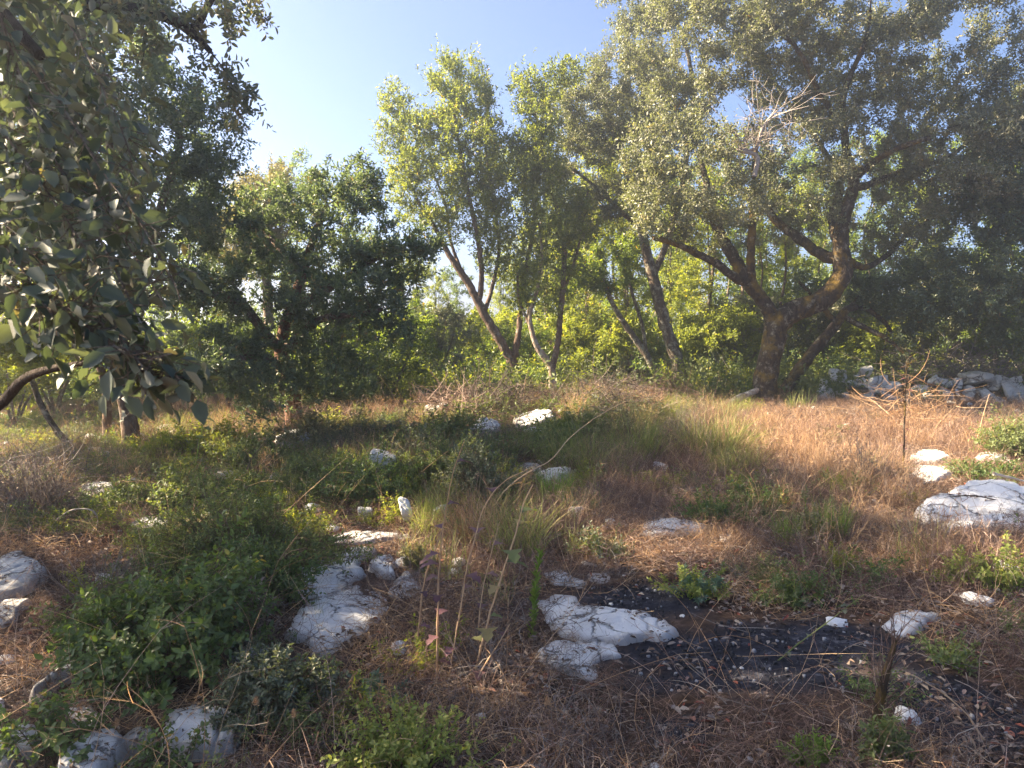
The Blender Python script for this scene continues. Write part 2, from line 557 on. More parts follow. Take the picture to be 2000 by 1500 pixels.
def ground_material():
    m, t, N, L = mat('ground')
    tc = N.new('ShaderNodeTexCoord')

    def noise(s, d=8, rg=.7):
        n = N.new('ShaderNodeTexNoise')
        n.inputs['Scale'].default_value = s
        n.inputs['Detail'].default_value = d
        n.inputs['Roughness'].default_value = rg
        L.new(tc.outputs['Object'], n.inputs['Vector'])
        return n
    n1, n2 = noise(14), noise(1.3)
    r1 = ramp(N, [(.3, (.035, .024, .018)), (.5, (.09, .058, .042)), (.72, (.19, .13, .095))])
    L.new(n1.outputs['Fac'], r1.inputs[0])
    r2 = ramp(N, [(.3, (.6, .58, .55)), (.7, (1.1, 1.05, 1.0))])
    L.new(n2.outputs['Fac'], r2.inputs[0])
    ml = N.new('ShaderNodeMix')
    ml.data_type = 'RGBA'
    ml.blend_type = 'MULTIPLY'
    ml.inputs[0].default_value = 1
    L.new(r1.outputs[0], ml.inputs[6])
    L.new(r2.outputs[0], ml.inputs[7])
    # burnt patch, and the wooded far country
    a = N.new('ShaderNodeAttribute')
    a.attribute_name = 'burnt'
    n3 = noise(9, 10, .8)
    r3 = ramp(N, [(.33, (.012, .012, .016)), (.55, (.036, .036, .046)), (.72, (.2, .2, .225))])
    L.new(n3.outputs['Fac'], r3.inputs[0])
    mx = N.new('ShaderNodeMix')
    mx.data_type = 'RGBA'
    L.new(a.outputs['Fac'], mx.inputs[0])
    L.new(ml.outputs[2], mx.inputs[6])
    L.new(r3.outputs[0], mx.inputs[7])
    a2 = N.new('ShaderNodeAttribute')
    a2.attribute_name = 'wooded'
    n4 = noise(.25)
    r4 = ramp(N, [(.35, (.03, .05, .02)), (.65, (.09, .11, .045))])
    L.new(n4.outputs['Fac'], r4.inputs[0])
    mx2 = N.new('ShaderNodeMix')
    mx2.data_type = 'RGBA'
    L.new(a2.outputs['Fac'], mx2.inputs[0])
    L.new(mx.outputs[2], mx2.inputs[6])
    L.new(r4.outputs[0], mx2.inputs[7])
    p = N.new('ShaderNodeBsdfPrincipled')
    p.inputs['Roughness'].default_value = .95
    p.inputs['Specular IOR Level'].default_value = .1
    L.new(mx2.outputs[2], p.inputs['Base Color'])
    b = N.new('ShaderNodeBump')
    b.inputs['Strength'].default_value = .7
    b.inputs['Distance'].default_value = .03
    L.new(n1.outputs['Fac'], b.inputs['Height'])
    L.new(b.outputs[0], p.inputs['Normal'])
    o = N.new('ShaderNodeOutputMaterial')
    L.new(p.outputs[0], o.inputs[0])
    return m


M['ground'] = ground_material()

# ------------------------------------------------------------------ ground sheet
BURNT = [(1440, 1285, 290, 58), (1250, 1180, 130, 42), (1860, 1370, 140, 75), (1340, 1420, 80, 20), (1600, 1265, 190, 55), (1480, 1310, 260, 45), (1930, 1420, 130, 60)]
BW = []
for (px, py, rx, ry) in BURNT:
    c, e, n_, f_ = gnd(px, py), gnd(px + rx, py), gnd(px, py - ry), gnd(px, py + ry)
    BW.append((c[0], (n_[1] + f_[1]) / 2, abs(e[0] - c[0]), (n_[1] - f_[1]) / 2))


def burnt(x, y):
    b = np.zeros(np.shape(x))
    for (cx, cy, rx, ry) in BW:
        d = np.hypot((x - cx) / rx, (y - cy) / ry) + vn(x, y, .22, 11) * .25 + vn(x, y, .08, 12) * .15
        b = np.maximum(b, np.clip((1.15 - d) / .4, 0, 1))
    return b


def burnt_near(x, y, r=.17):
    return np.maximum.reduce([burnt(x, y), burnt(x + r, y), burnt(x - r, y), burnt(x, y + r), burnt(x, y - r)])


def build_ground():
    u = np.linspace(-1, 1, 321)
    xs = np.sign(u) * (np.abs(u) * 7 + np.abs(u) ** 5 * 90 + np.abs(u) ** 12 * 800)
    v = np.linspace(0, 1, 420)
    ys = -12 + 36 * v + 60 * v ** 6 + 1100 * v ** 24
    X, Y = np.meshgrid(xs, ys)
    Z = height(X, Y)
    ny, nx = X.shape
    i = np.arange(ny - 1)[:, None] * nx + np.arange(nx - 1)[None]
    F = np.stack([i, i + 1, i + nx + 1, i + nx], -1).reshape(-1, 4)
    g = Geo()
    g.add(np.stack([X, Y, Z], -1), F)
    o = g.build('ground', M['ground'], smooth=True, kind='structure', label='brown stony soil of the clearing with a black burnt patch')
    me = o.data
    b = me.attributes.new('burnt', 'FLOAT', 'POINT')
    b.data.foreach_set('value', burnt(X, Y).ravel().astype(np.float32))
    b = me.attributes.new('wooded', 'FLOAT', 'POINT')
    b.data.foreach_set('value', np.clip((Y - 24) / 8, 0, 1).ravel().astype(np.float32))


build_ground()

# ------------------------------------------------------------------ thin hazy air, added to stand in for lens glare and lift shadows
def glare_haze_box():
    m, t, N, L = mat('glare_haze')
    v = N.new('ShaderNodeVolumePrincipled')
    v.inputs['Color'].default_value = (.8, .88, 1, 1)
    v.inputs['Density'].default_value = GLARE_HAZE
    v.inputs['Anisotropy'].default_value = .7
    o = N.new('ShaderNodeOutputMaterial')
    L.new(v.outputs[0], o.inputs['Volume'])
    lo, hi = np.array([-1000, -60, -14.5]), np.array([1000, 1200, 13.2])
    c = np.array([[(lo, hi)[i & 1][0], (lo, hi)[i >> 1 & 1][1], (lo, hi)[i >> 2 & 1][2]] for i in range(8)], float)
    g = Geo()
    g.add(c, np.array([[0, 2, 3, 1], [4, 5, 7, 6], [0, 1, 5, 4], [2, 6, 7, 3], [0, 4, 6, 2], [1, 3, 7, 5]]))
    g.build('glare_haze', m, kind='stuff', label='thin hazy air added over the clearing to stand in for lens glare')


GLARE_HAZE = .006
glare_haze_box()

# ------------------------------------------------------------------ rocks
TOPS = []             # height fields of the ledges, for the debris lying on them
ROCKS = []            # world polygons, kept clear of plants


def poly_sd(x, y, P):
    """signed distance to a polygon, inside positive"""
    d = np.full(x.shape, 1e9)
    ins = np.zeros(x.shape, bool)
    n = len(P)
    for i in range(n):
        a, b = P[i], P[(i + 1) % n]
        e = b - a
        wx, wy = x - a[0], y - a[1]
        t = np.clip((wx * e[0] + wy * e[1]) / (e @ e + 1e-12), 0, 1)
        d = np.minimum(d, np.hypot(wx - e[0] * t, wy - e[1] * t))
        c = ((a[1] > y) != (b[1] > y)) & (x < (b[0] - a[0]) * (y - a[1]) / (b[1] - a[1] + 1e-12) + a[0])
        ins ^= c
    return np.where(ins, d, -d)


def ledge(label, px, H=.1, seed=0, name='limestone_ledge', m='rock', dome=.18, rough=1.0, tilt=(0, 0), group=None):
    """a low outcrop: the outline of its top as seen, raised H above the ground, with worn edges"""
    P = np.array([gnd(a, b, H * .75)[:2] for a, b in px])
    ROCKS.append(P)
    lo, hi = P.min(0) - .1, P.max(0) + .1
    ext = max(hi - lo)
    sp = max(.008, ext / 90)
    X, Y = np.meshgrid(np.arange(lo[0], hi[0], sp), np.arange(lo[1], hi[1], sp))
    sd = poly_sd(X, Y, P) + (vn(X, Y, .3, seed + 2) * .03 * min(1, ext / .5) + vn(X, Y, .16, seed + 3) * .03 + vn(X, Y, .06, seed + 5) * .016 + vn(X, Y, .025, seed + 6) * .006) * rough
    base = height(P[:, 0].mean(), P[:, 1].mean())
    ed = .02
    prof = .72 * np.clip(sd / ed, 0, 1) ** .6 + .28 * (1 - np.exp(-np.clip(sd, 0, None) / (dome * .8)))
    cr = np.abs(vn(X + .3 * vn(X, Y, .2, seed), Y, .38, seed + 7) + .25 * vn(X, Y, .1, seed + 8))
    crack = -np.clip(.06 - cr, 0, .06) / .06 * .035
    lump = vn(X, Y, .5, seed + 9) * .022 + vn(X, Y, .16, seed + 10) * .008 + vn(X, Y, .05, seed + 11) * .0035 + np.abs(vn(X, Y, .09, seed + 12)) * -.006
    r3 = np.random.RandomState(seed + 700)
    top = np.full(X.shape, H)
    for k in range(6):
        an = r3.rand() * 6.283
        top = np.minimum(top, H + (r3.uniform(.0, .32) * ext - ((X - X.mean()) * math.cos(an) + (Y - Y.mean()) * math.sin(an))) * r3.uniform(.06, .3) * min(1, H / .06))
    top = np.maximum(top, H * .25)
    q = vn(X, Y, .4, seed + 13) * 2.2
    ter = (np.floor(q) + np.clip((q - np.floor(q)) * 6 - 5, 0, 1)) * .012
    Z = height(X, Y) * .4 + base * .6 + top * prof + (lump + crack + ter) * rough * np.clip(H / .1, .5, 1.8) * np.clip(sd / .03, 0, 1) \
        + tilt[0] * (X - X.mean()) + tilt[1] * (Y - Y.mean())
    Z = np.where(sd < 0, np.minimum(Z, base) + sd * 2.2 - .01, Z)
    TOPS.append((X[sd > .02], Y[sd > .02], Z[sd > .02], sp))
    ny, nx = X.shape
    i = (np.arange(ny - 1)[:, None] * nx + np.arange(nx - 1)[None])
    keep = np.maximum.reduce([sd[:-1, :-1], sd[1:, :-1], sd[:-1, 1:], sd[1:, 1:]]) > -.06
    F = np.stack([i, i + 1, i + nx + 1, i + nx], -1)[keep]
    used = np.unique(F)
    re = np.zeros(nx * ny, int)
    re[used] = np.arange(len(used))
    g = Geo()
    dirt = np.clip(1 - (sd + vn(X, Y, .07, seed + 20) * .025) / .05, 0, 1)
    g.add(np.stack([X, Y, Z], -1).reshape(-1, 3)[used], re[F], dirt.ravel()[used])
    o = g.build(name, M[m], smooth=True)
    tag(o, label, 'rock', group)
    return o


def ico(sub=3):
    import bmesh
    bm = bmesh.new()
    bmesh.ops.create_icosphere(bm, subdivisions=sub, radius=1)
    V = np.array([v.co[:] for v in bm.verts])
    F = np.array([[v.index for v in f.verts] for f in bm.faces])
    bm.free()
    return V, F


ICO3, ICO2 = ico(4), ico(3)


def block_mesh(seed, dims, sub=ICO3, facets=5, noise=.07, m='rock_pile'):
    """a weathered angular stone: a sphere cut by random planes, then roughened"""
    rs = np.random.RandomState(seed)
    V, F = sub
    n = nrm(np.concatenate([rs.randn(facets, 3), np.eye(3), -np.eye(3)]) + .22 * rs.randn(facets + 6, 3))
    d = np.concatenate([.6 + .35 * rs.rand(facets), .55 + .35 * rs.rand(6)])
    dots = V @ n.T
    r = np.where(dots > .05, d / np.maximum(dots, .05), 9).min(1)
    r = np.minimum(r, 1.15)
    a = np.arctan2(V[:, 1], V[:, 0])
    r = r * (1 + noise * vn(V[:, 0] * 2 + V[:, 2], V[:, 1] * 2 - V[:, 2], .5, seed % 50) + noise * .5 * vn(V[:, 0] * 3, V[:, 2] * 3 + V[:, 1], .35, seed % 37))
    g = Geo()
    g.add(V * r[:, None] * np.asarray(dims), F, 0.0)
    return g.mesh('stone', M[m], smooth=False)


def stone(label, px, py, w_px, h_px, seed, depthk=.8, rot=None, name='stone', group=None, m='rock_pile', lift=0.0, Y=None, tilt=0.2, lean=None):
    """a loose stone whose middle shows at (px, py)"""
    rs = np.random.RandomState(seed)
    c = gnd(px, py + h_px / 2)
    if Y is None:
        Y = c[1]
    p = at(px, py, Y)
    k = Y / FPX
    dims = (w_px / 2 * k, w_px / 2 * k * depthk, h_px / 2 * k)
    o = bpy.data.objects.new(name, block_mesh(seed, dims, m=m))
    COL.objects.link(o)
    o.location = p
    o.rotation_euler = lean if lean else (rs.randn() * tilt, rs.randn() * tilt, rs.rand() * .8 - .4)
    tag(o, label, 'stone', group)
    return o


ledge('rounded back slab of the white limestone outcrop left of the thistle stalks',
      [(572, 1128), (590, 1092), (628, 1068), (665, 1062), (700, 1085), (712, 1108), (680, 1135), (640, 1150), (600, 1160), (570, 1150)], .06, 1)
ledge('broad flat front slab of the white limestone outcrop left of the thistle stalks',
      [(556, 1235), (585, 1185), (640, 1140), (700, 1130), (748, 1140), (756, 1165), (740, 1200), (705, 1225), (660, 1240), (640, 1278), (612, 1282), (600, 1250), (570, 1245)], .05, 2)
ledge('small ridge of white limestone with a mossy top behind the broad slab',
      [(722, 1098), (735, 1080), (758, 1082), (778, 1100), (782, 1116), (760, 1118), (735, 1112)], 0.081, 3)
ledge('thin pale limestone strip at the rear of the outcrop', [(660, 1070), (690, 1062), (730, 1066), (740, 1078), (705, 1082), (676, 1080)], 0.062, 4)
ledge('low grey limestone shoulder at the right end of the outcrop', [(770, 1130), (795, 1112), (820, 1125), (815, 1148), (790, 1160), (765, 1150)], 0.050, 5, m='rock_rough')
ledge('large white limestone slab beside the burnt patch',
      [(1058, 1165), (1085, 1154), (1112, 1155), (1135, 1175), (1180, 1185), (1225, 1186), (1265, 1193), (1300, 1208), (1322, 1226), (1312, 1242), (1265, 1240), (1205, 1250), (1150, 1246), (1095, 1236), (1070, 1212)], 0.053, 6)
ledge('white limestone slab in front of the large slab, partly under ash',
      [(1060, 1270), (1085, 1250), (1140, 1252), (1195, 1256), (1208, 1272), (1180, 1275), (1150, 1285), (1165, 1305), (1145, 1314), (1105, 1300), (1078, 1292)], 0.043, 7)
ledge('curved white limestone slab behind the yellow-green herb on the right',
      [(1243, 1032), (1258, 1016), (1290, 1003), (1325, 1010), (1350, 1020), (1378, 1022), (1372, 1036), (1335, 1036), (1290, 1036), (1262, 1042)], 0.062, 8)
ledge('small white limestone tip right of the curved slab', [(1405, 1034), (1425, 1036), (1433, 1046), (1418, 1052), (1402, 1046)], 0.056, 9)
ledge('narrow white limestone strip above the large slab', [(1062, 1118), (1090, 1115), (1120, 1122), (1145, 1130), (1140, 1138), (1105, 1137), (1075, 1132)], 0.034, 10)
ledge('tiny white limestone patch beside the narrow strip', [(1158, 1120), (1180, 1118), (1188, 1128), (1172, 1133), (1158, 1130)], 0.025, 11)
ledge('pale broken limestone patch between strip and grass', [(1115, 1094), (1145, 1088), (1175, 1098), (1170, 1105), (1135, 1102)], 0.025, 12, m='rock_rough')
ledge('upper step of the white limestone outcrop at the right edge', [(1780, 890), (1800, 876), (1830, 874), (1862, 888), (1840, 897), (1785, 899)], 0.099, 13)
ledge('lower step of the white limestone outcrop at the right edge', [(1782, 918), (1790, 902), (1830, 898), (1870, 900), (1860, 918), (1835, 930), (1795, 935)], 0.081, 14)
ledge('pale limestone rim behind the green plant at the right edge', [(1900, 890), (1930, 882), (1975, 890), (1985, 898), (1930, 898)], 0.074, 15)
ledge('long smooth white limestone hump at the right edge', [(1785, 985), (1800, 972), (1845, 965), (1880, 944), (1925, 935), (1985, 938), (2060, 950), (2060, 1000), (1960, 985), (1900, 990), (1850, 1000), (1800, 1002)], 0.170, 16, dome=.3)
ledge('front step of the smooth limestone hump at the right edge', [(1830, 1020), (1870, 1004), (1930, 998), (2040, 1008), (2040, 1030), (1950, 1024), (1890, 1036)], 0.074, 17)
ledge('small white limestone slab behind the dry broken stump', [(1725, 1216), (1745, 1200), (1785, 1190), (1822, 1200), (1815, 1215), (1780, 1228), (1752, 1238)], 0.037, 18)
ledge('tiny white stone scraps right of the small slab', [(1842, 1236), (1858, 1228), (1872, 1236), (1868, 1252), (1848, 1250)], 0.025, 19, m='rock_rough')
ledge('white limestone boulder below the pale forked trunk', [(1003, 812), (1020, 797), (1050, 791), (1080, 797), (1090, 812), (1060, 822), (1020, 826)], .15, 20, m='rock_rough')
ledge('flat white limestone left of the boulder below the forked trunk', [(903, 836), (925, 823), (955, 819), (978, 823), (970, 834), (930, 838)], 0.170, 21, m='rock_rough')
ledge('small white limestone in the grass under the boulder', [(1028, 838), (1045, 834), (1064, 838), (1055, 845), (1035, 845)], 0.081, 22)
ledge('white limestone ledge behind the fennel tuft, left half', [(1008, 905), (1030, 897), (1055, 900), (1060, 912), (1030, 916)], 0.074, 23, m='rock_rough')
ledge('white limestone ledge behind the fennel tuft, right half', [(1045, 920), (1070, 908), (1105, 905), (1128, 912), (1120, 925), (1090, 930), (1060, 932)], 0.099, 24, m='rock_rough')
ledge('weathered limestone among shrubs at left edge, upper piece', [(-40, 1120), (0, 1085), (40, 1075), (75, 1095), (95, 1110), (70, 1130), (30, 1150), (-30, 1160)], 0.099, 25, m='rock_rough')
ledge('weathered limestone among shrubs at left edge, lower piece', [(-40, 1185), (0, 1155), (40, 1140), (60, 1165), (40, 1195), (0, 1210), (-40, 1220)], 0.081, 26, m='rock_rough')
ledge('curved white limestone rib at lower left', [(48, 1348), (70, 1318), (110, 1294), (160, 1283), (168, 1300), (130, 1315), (95, 1335), (65, 1352)], 0.081, 27)
ledge('white limestone ledge in the bottom left corner', [(-30, 1500), (-20, 1450), (30, 1408), (75, 1402), (90, 1430), (60, 1465), (20, 1490)], 0.087, 28)
ledge('large white limestone at the bottom under the leafy sprigs', [(120, 1500), (160, 1430), (215, 1418), (238, 1440), (230, 1480), (200, 1520), (140, 1530)], 0.087, 29)
ledge('white limestone mound beside the dark grey-green shrub', [(315, 1425), (345, 1378), (385, 1355), (430, 1362), (455, 1390), (465, 1425), (430, 1450), (380, 1450), (335, 1445)], 0.099, 30)
ledge('small jagged limestone between the two bottom mounds', [(245, 1440), (270, 1422), (300, 1424), (310, 1445), (285, 1460), (255, 1458)], 0.062, 31, m='rock_rough')
ledge('little white limestone step under the curved rib', [(148, 1378), (170, 1370), (195, 1385), (190, 1402), (160, 1398)], 0.056, 32)
ledge('half hidden limestone behind the big left shrub', [(248, 1020), (280, 1006), (320, 1012), (332, 1024), (290, 1032)], 0.074, 33, m='rock_rough')
ledge('half hidden limestone under the middle shrubs', [(640, 1040), (690, 1030), (740, 1036), (800, 1034), (805, 1044), (730, 1052), (660, 1054)], 0.050, 34, m='rock_rough')
ledge('grey limestone ledge under the left strawberry tree', [(532, 846), (555, 834), (590, 838), (630, 848), (690, 850), (690, 858), (600, 858), (545, 856)], 0.170, 35, m='rock_rough')
ledge('squat limestone on the bare ground at left', [(150, 958), (165, 940), (190, 935), (215, 942), (222, 958), (195, 966), (165, 968)], 0.105, 36, m='rock_rough')
ledge('flat grey limestone patch in the left clearing', [(400, 922), (430, 908), (470, 912), (480, 922), (440, 930)], 0.062, 37, m='rock_rough')
ledge('small pale stone at the right edge in a sun fleck', [(1930, 1150), (1950, 1142), (1975, 1148), (1965, 1158), (1940, 1158)], 0.025, 38)
stone('upright jagged limestone among the middle shrubs', 742, 905, 58, 62, 41, m='rock_rough', lean=(.1, .35, .2))
stone('narrow white stone standing on end beside the thistle stalks', 792, 998, 30, 56, 42, m='rock', lean=(.05, -.3, .3))
stone('broken pale stones in dry grass right of the standing stone', 860, 998, 46, 26, 43, m='rock_rough')
stone('small pale stone left of the standing white stone', 713, 1003, 34, 26, 44, m='rock_rough')
stone('pale lichen covered stone in the dry tangle left of the slabs', 1125, 1000, 40, 34, 45, m='rock_rough')
stone('rounded white stone in the dry grass at the right of the thistles', 1290, 912, 34, 18, 46, m='rock')

# heap of field stones right of the big oak
rs = np.random.RandomState(5)
def jumble(rows, seed):
    r2 = np.random.RandomState(seed)
    return [(x + r2.randn() * 6, y + r2.randn() * 4, w * r2.uniform(.45, 1.3), h * r2.uniform(.6, 1.5)) for x, y, w, h in rows] + \
        [(x + r2.randn() * 16, y + r2.randn() * 8 + 6, w * r2.uniform(.25, .5), h * r2.uniform(.35, .65)) for x, y, w, h in rows]


HEAP = [(1600, 752, 46, 26), (1640, 742, 50, 24), (1680, 730, 44, 28), (1655, 760, 48, 26), (1700, 755, 46, 26), (1730, 765, 42, 24),
        (1620, 775, 52, 22), (1570, 790, 44, 22), (1600, 800, 56, 24), (1650, 785, 50, 26), (1700, 782, 44, 26), (1740, 790, 42, 26),
        (1585, 822, 60, 34), (1625, 815, 40, 24), (1575, 850, 44, 30), (1545, 828, 40, 18), (1770, 780, 38, 22), (1780, 800, 40, 22)]
for i, (x, y, w, h) in enumerate(jumble(HEAP, 1)):
    stone('grey-white field stone in the heap right of the big oak', x, y, w, h, 100 + i, name='field_stone', group='stones of the heap beside the big oak', tilt=.5,
          Y=15.6 - (y - 740) * .016, depthk=1.0)
WALL = [(1835, 748, 50, 26), (1880, 752, 44, 24), (1910, 742, 56, 30), (1945, 752, 50, 24), (1985, 762, 54, 22), (1930, 770, 46, 22), (1890, 775, 42, 22),
        (1850, 772, 46, 22), (1960, 782, 44, 22), (1905, 792, 46, 20), (1870, 795, 42, 20), (1820, 772, 36, 20), (1995, 785, 40, 22), (1935, 800, 40, 20), (1975, 745, 40, 18),
        (1830, 795, 40, 22), (1800, 760, 36, 20)]
for i, (x, y, w, h) in enumerate(jumble(WALL, 2)):
    stone('grey-white stone in the tumbled dry wall at the right edge', x, y, w, h, 150 + i, name='wall_stone', group='stones of the tumbled dry wall', tilt=.5,
          Y=15.4 - (y - 740) * .012, depthk=1.0)
RUB = [(865, 793, 34, 16), (895, 790, 30, 14), (1228, 748, 26, 16), (1250, 742, 22, 12), (1210, 755, 20, 12), (840, 800, 26, 12), (920, 796, 24, 12), (1100, 800, 22, 10), (1140, 812, 20, 10), (690, 838, 26, 14), (660, 850, 24, 12), (760, 828, 24, 12)]
for i, (x, y, w, h) in enumerate(RUB):
    stone(['larger pale stone under the near end of the fallen log', 'pale stone under the middle of the fallen log', 'pale stone in the brown brush right of the forked trunk, nearest the thin leaning stem',
           'small stone at the right end of that brown brush heap', 'low stone at the left end of the brown brush right of the forked trunk', 'small stone left of the fallen log tip',
           'pale stone between the fallen log and the leaning trunk', 'small stone right of the pale forked trunk foot', 'small stone just right of the white boulder', 'pale stone under the right side of the dark strawberry tree',
           'flat small stone on the grey ledge below the strawberry tree', 'pale stone in the weeds left of the flat white limestone'][i], x, y, w, h, 260 + i, name='field_stone', group='rubble along the edge of the wood', m='rock_rough', tilt=.5)
LEFTST = [(275, 858, 40, 24), (320, 838, 44, 18), (350, 845, 36, 16), (190, 880, 34, 18), (205, 888, 30, 16), (310, 862, 36, 20), (175, 858, 30, 22), (300, 934, 30, 14), (260, 940, 30, 14)]
for i, (x, y, w, h) in enumerate(LEFTST):
    stone(['pale stone touching the right of the straight brown trunk', 'long pale stone farther right of the straight brown trunk', 'small flat stone at the right end of the left stone scatter',
           'pale stone left of the thin second trunk', 'small stone in front of the thin second trunk', 'pale stone between the trunk and the long pale stone', 'upper stone behind the thin second trunk',
           'small stone on the bare litter right of the squat limestone', 'small stone nearer the squat limestone on the bare litter'][i], x, y, w, h, 200 + i, name='field_stone', group='stones round the left trunk', m='rock_rough')


def clear(x, y, margin, front=0.0):
    """clear of the rocks by margin, and not standing within front metres on their near side"""
    ok = off_rocks(x, y, -margin)
    for k in range(1, 5 if front else 1):
        ok &= off_rocks(x, y + front * k / 4, 0)
    return ok


def off_rocks(x, y, margin=.02):
    ok = np.ones(len(x), bool)
    for P in ROCKS:
        lo, hi = P.min(0) - .1, P.max(0) + .1
        k = (x > lo[0]) & (x < hi[0]) & (y > lo[1]) & (y < hi[1]) & ok
        if k.any():
            ok[k] &= poly_sd(x[k], y[k], P) < margin
    return ok


# ------------------------------------------------------------------ trees
def colonize(rs, pos, par, targets, step, infl, kill, iters=90, grav=0.0, up=0.0, wob=.25):
    pos, par = [np.asarray(p, float) for p in pos], list(par)
    T = targets.copy()
    P = np.array(pos)
    D = np.linalg.norm(T[:, None] - P[None], axis=2)
    near = D.argmin(1)
    dist = D.min(1)
    for it in range(iters):
        act = dist < infl
        if not act.any():
            infl *= 1.4
            if infl > 30 or len(T) == 0:
                break
            continue
        ids = near[act]
        dirs = nrm(T[act] - P[ids])
        u, inv = np.unique(ids, return_inverse=True)
        acc = np.zeros((len(u), 3))
        np.add.at(acc, inv, dirs)
        acc = nrm(acc) + rs.randn(len(u), 3) * wob + np.array([0, 0, up - grav])
        new = P[u] + nrm(acc) * step
        n0 = len(P)
        P = np.concatenate([P, new])
        par += [int(k) for k in u]
        D = np.linalg.norm(T[:, None] - new[None], axis=2)
        m = D.min(1)
        b = m < dist
        near = np.where(b, D.argmin(1) + n0, near)
        dist = np.where(b, m, dist)
        keep = dist > kill
        T, near, dist = T[keep], near[keep], dist[keep]
        if len(T) == 0 or len(P) > 9000:
            break
    return P, np.array(par)


def tree(name, label, cat, base, limbs, blobs, leafmat, barkmats, n_targets=500, n_leaves=40000, step=.2, infl=2.2, kill=.3, ll=.06, lw=.03, nl=9,
         seed=1, tpl=LEAF2, up_twig=.25, upn=.5, L=.24, tip_r=.0035, whorl=0., wob=.25, group=None, spread=1., leaf_hops=3, sides=10, rough=.07,
         extra=None, jit=.22, shell=3.4, leaf_name='crown', bias=0.):
    """limbs: list of (points, radii, joins) in world space, the first is the trunk; blobs: (centre, radii, weight) of the crown"""
    rs = np.random.RandomState(seed)
    root = thing(name, label, cat, base, group)
    pos, par, rad, fixed = [], [], [], []
    for li, (P, R) in enumerate(limbs):
        Q, q = smooth_line(P, R, step * .7)
        if li:
            d = np.linalg.norm(np.array(pos) - Q[0], axis=1)
            prev = int(d.argmin())
            Q[0] = pos[prev]
        g = Geo()
        Qf, qf = smooth_line(np.array(Q[::2]) if len(Q) > 6 else Q, q[::2] if len(Q) > 6 else q, max(.05, min(.12, q[0] * .6)))
        j = rs.randn(len(Qf), 3) * (qf * .07)[:, None]
        j[0] = 0
        tube(g, Qf + j, qf, sides if q[0] > .05 else 7, rough=rough, rs=rs)
        g.build('trunk' if li == 0 else 'limb', barkmats[0] if li == 0 or len(barkmats) < 2 else barkmats[1], root, smooth=True)
        for k in range(len(Q)):
            if li and k == 0:
                continue
            pos.append(Q[k])
            par.append((prev if li and k == 1 else len(pos) - 2) if len(pos) > 1 else -1)
            rad.append(q[k])
    nfix = len(pos)
    w = np.array([b[2] * np.prod(b[1]) ** .67 for b in blobs])
    cnt = rs.multinomial(n_targets, w / w.sum())
    T = np.concatenate([np.asarray(b[0]) + nrm(rs.randn(c, 3)) * (rs.rand(c, 1) ** (1 / shell)) * np.asarray(b[1]) for b, c in zip(blobs, cnt)])
    T = T[T[:, 2] > height(T[:, 0], T[:, 1]) + .25]
    P, par = colonize(rs, pos, par, T, step, infl, kill, up=.05, wob=wob)
    n = len(P)
    # thickness by the pipe rule, hops to the nearest tip
    r = np.zeros(n)
    hop = np.full(n, 99)
    kids = [[] for _ in range(n)]
    for i in range(1, n):
        kids[par[i]].append(i)
    e = 2.3
    for i in range(n - 1, -1, -1):
        if not kids[i]:
            r[i], hop[i] = tip_r, 0
        else:
            r[i] = max(sum(r[k] ** e for k in kids[i]) ** (1 / e), tip_r)
            hop[i] = 1 + min(hop[k] for k in kids[i])
    r[:nfix] = np.array(rad)
    for i in range(nfix, n):
        r[i] = min(r[i], r[par[i]])
    # twigs
    g = Geo()
    done = np.zeros(n, bool)
    for i in range(nfix, n):
        p = par[i]
        if p >= nfix and kids[p] and max(kids[p], key=lambda k: r[k]) == i:
            continue
        ch = [p, i]
        while kids[ch[-1]]:
            ch.append(max(kids[ch[-1]], key=lambda k: r[k]))
        rr = r[ch].copy()
        rr[0] = min(rr[0], rr[1] * 1.2)
        tube(g, P[ch], rr, 6 if rr[0] > .03 else (4 if rr[0] > .01 else 3))
    g.build('branches', barkmats[-1], root, smooth=True, kind='stuff')
    # leaves
    g = Geo()
    idx = np.array([i for i in range(nfix, n) if hop[i] <= leaf_hops])
    if len(idx) and n_leaves:
        ns = n_leaves // nl
        k = idx[rs.randint(0, len(idx), ns)]
        seg = P[k] - P[par[k]]
        b = P[k] - seg * rs.rand(ns, 1) + rs.randn(ns, 3) * step * jit
        d = nrm(seg) * .7 + rs.randn(ns, 3) * .6 + np.array([0, 0, up_twig])
        sprigs(g, rs, b, d, L * (.6 + .7 * rs.rand(ns)), nl, ll, lw, tpl, spread=spread, upn=upn, whorl=whorl, bias=bias)
        g.build(leaf_name, leafmat, root, kind='stuff')
    return root, P, par, r


def L_(pts, Y):
    """limb traced as (px, py, radius[, extra distance]) at distance Y"""
    return (np.array([at(p[0], p[1], Y + (p[3] if len(p) > 3 else 0)) for p in pts]), np.array([p[2] for p in pts]))


def B_(px, py, rx, ry, Y, rz=None, w=1.0):
    k = Y / FPX
    return (at(px, py, Y), (rx * k, rz if rz else min(rx, ry) * k * 1.1, ry * k), w)


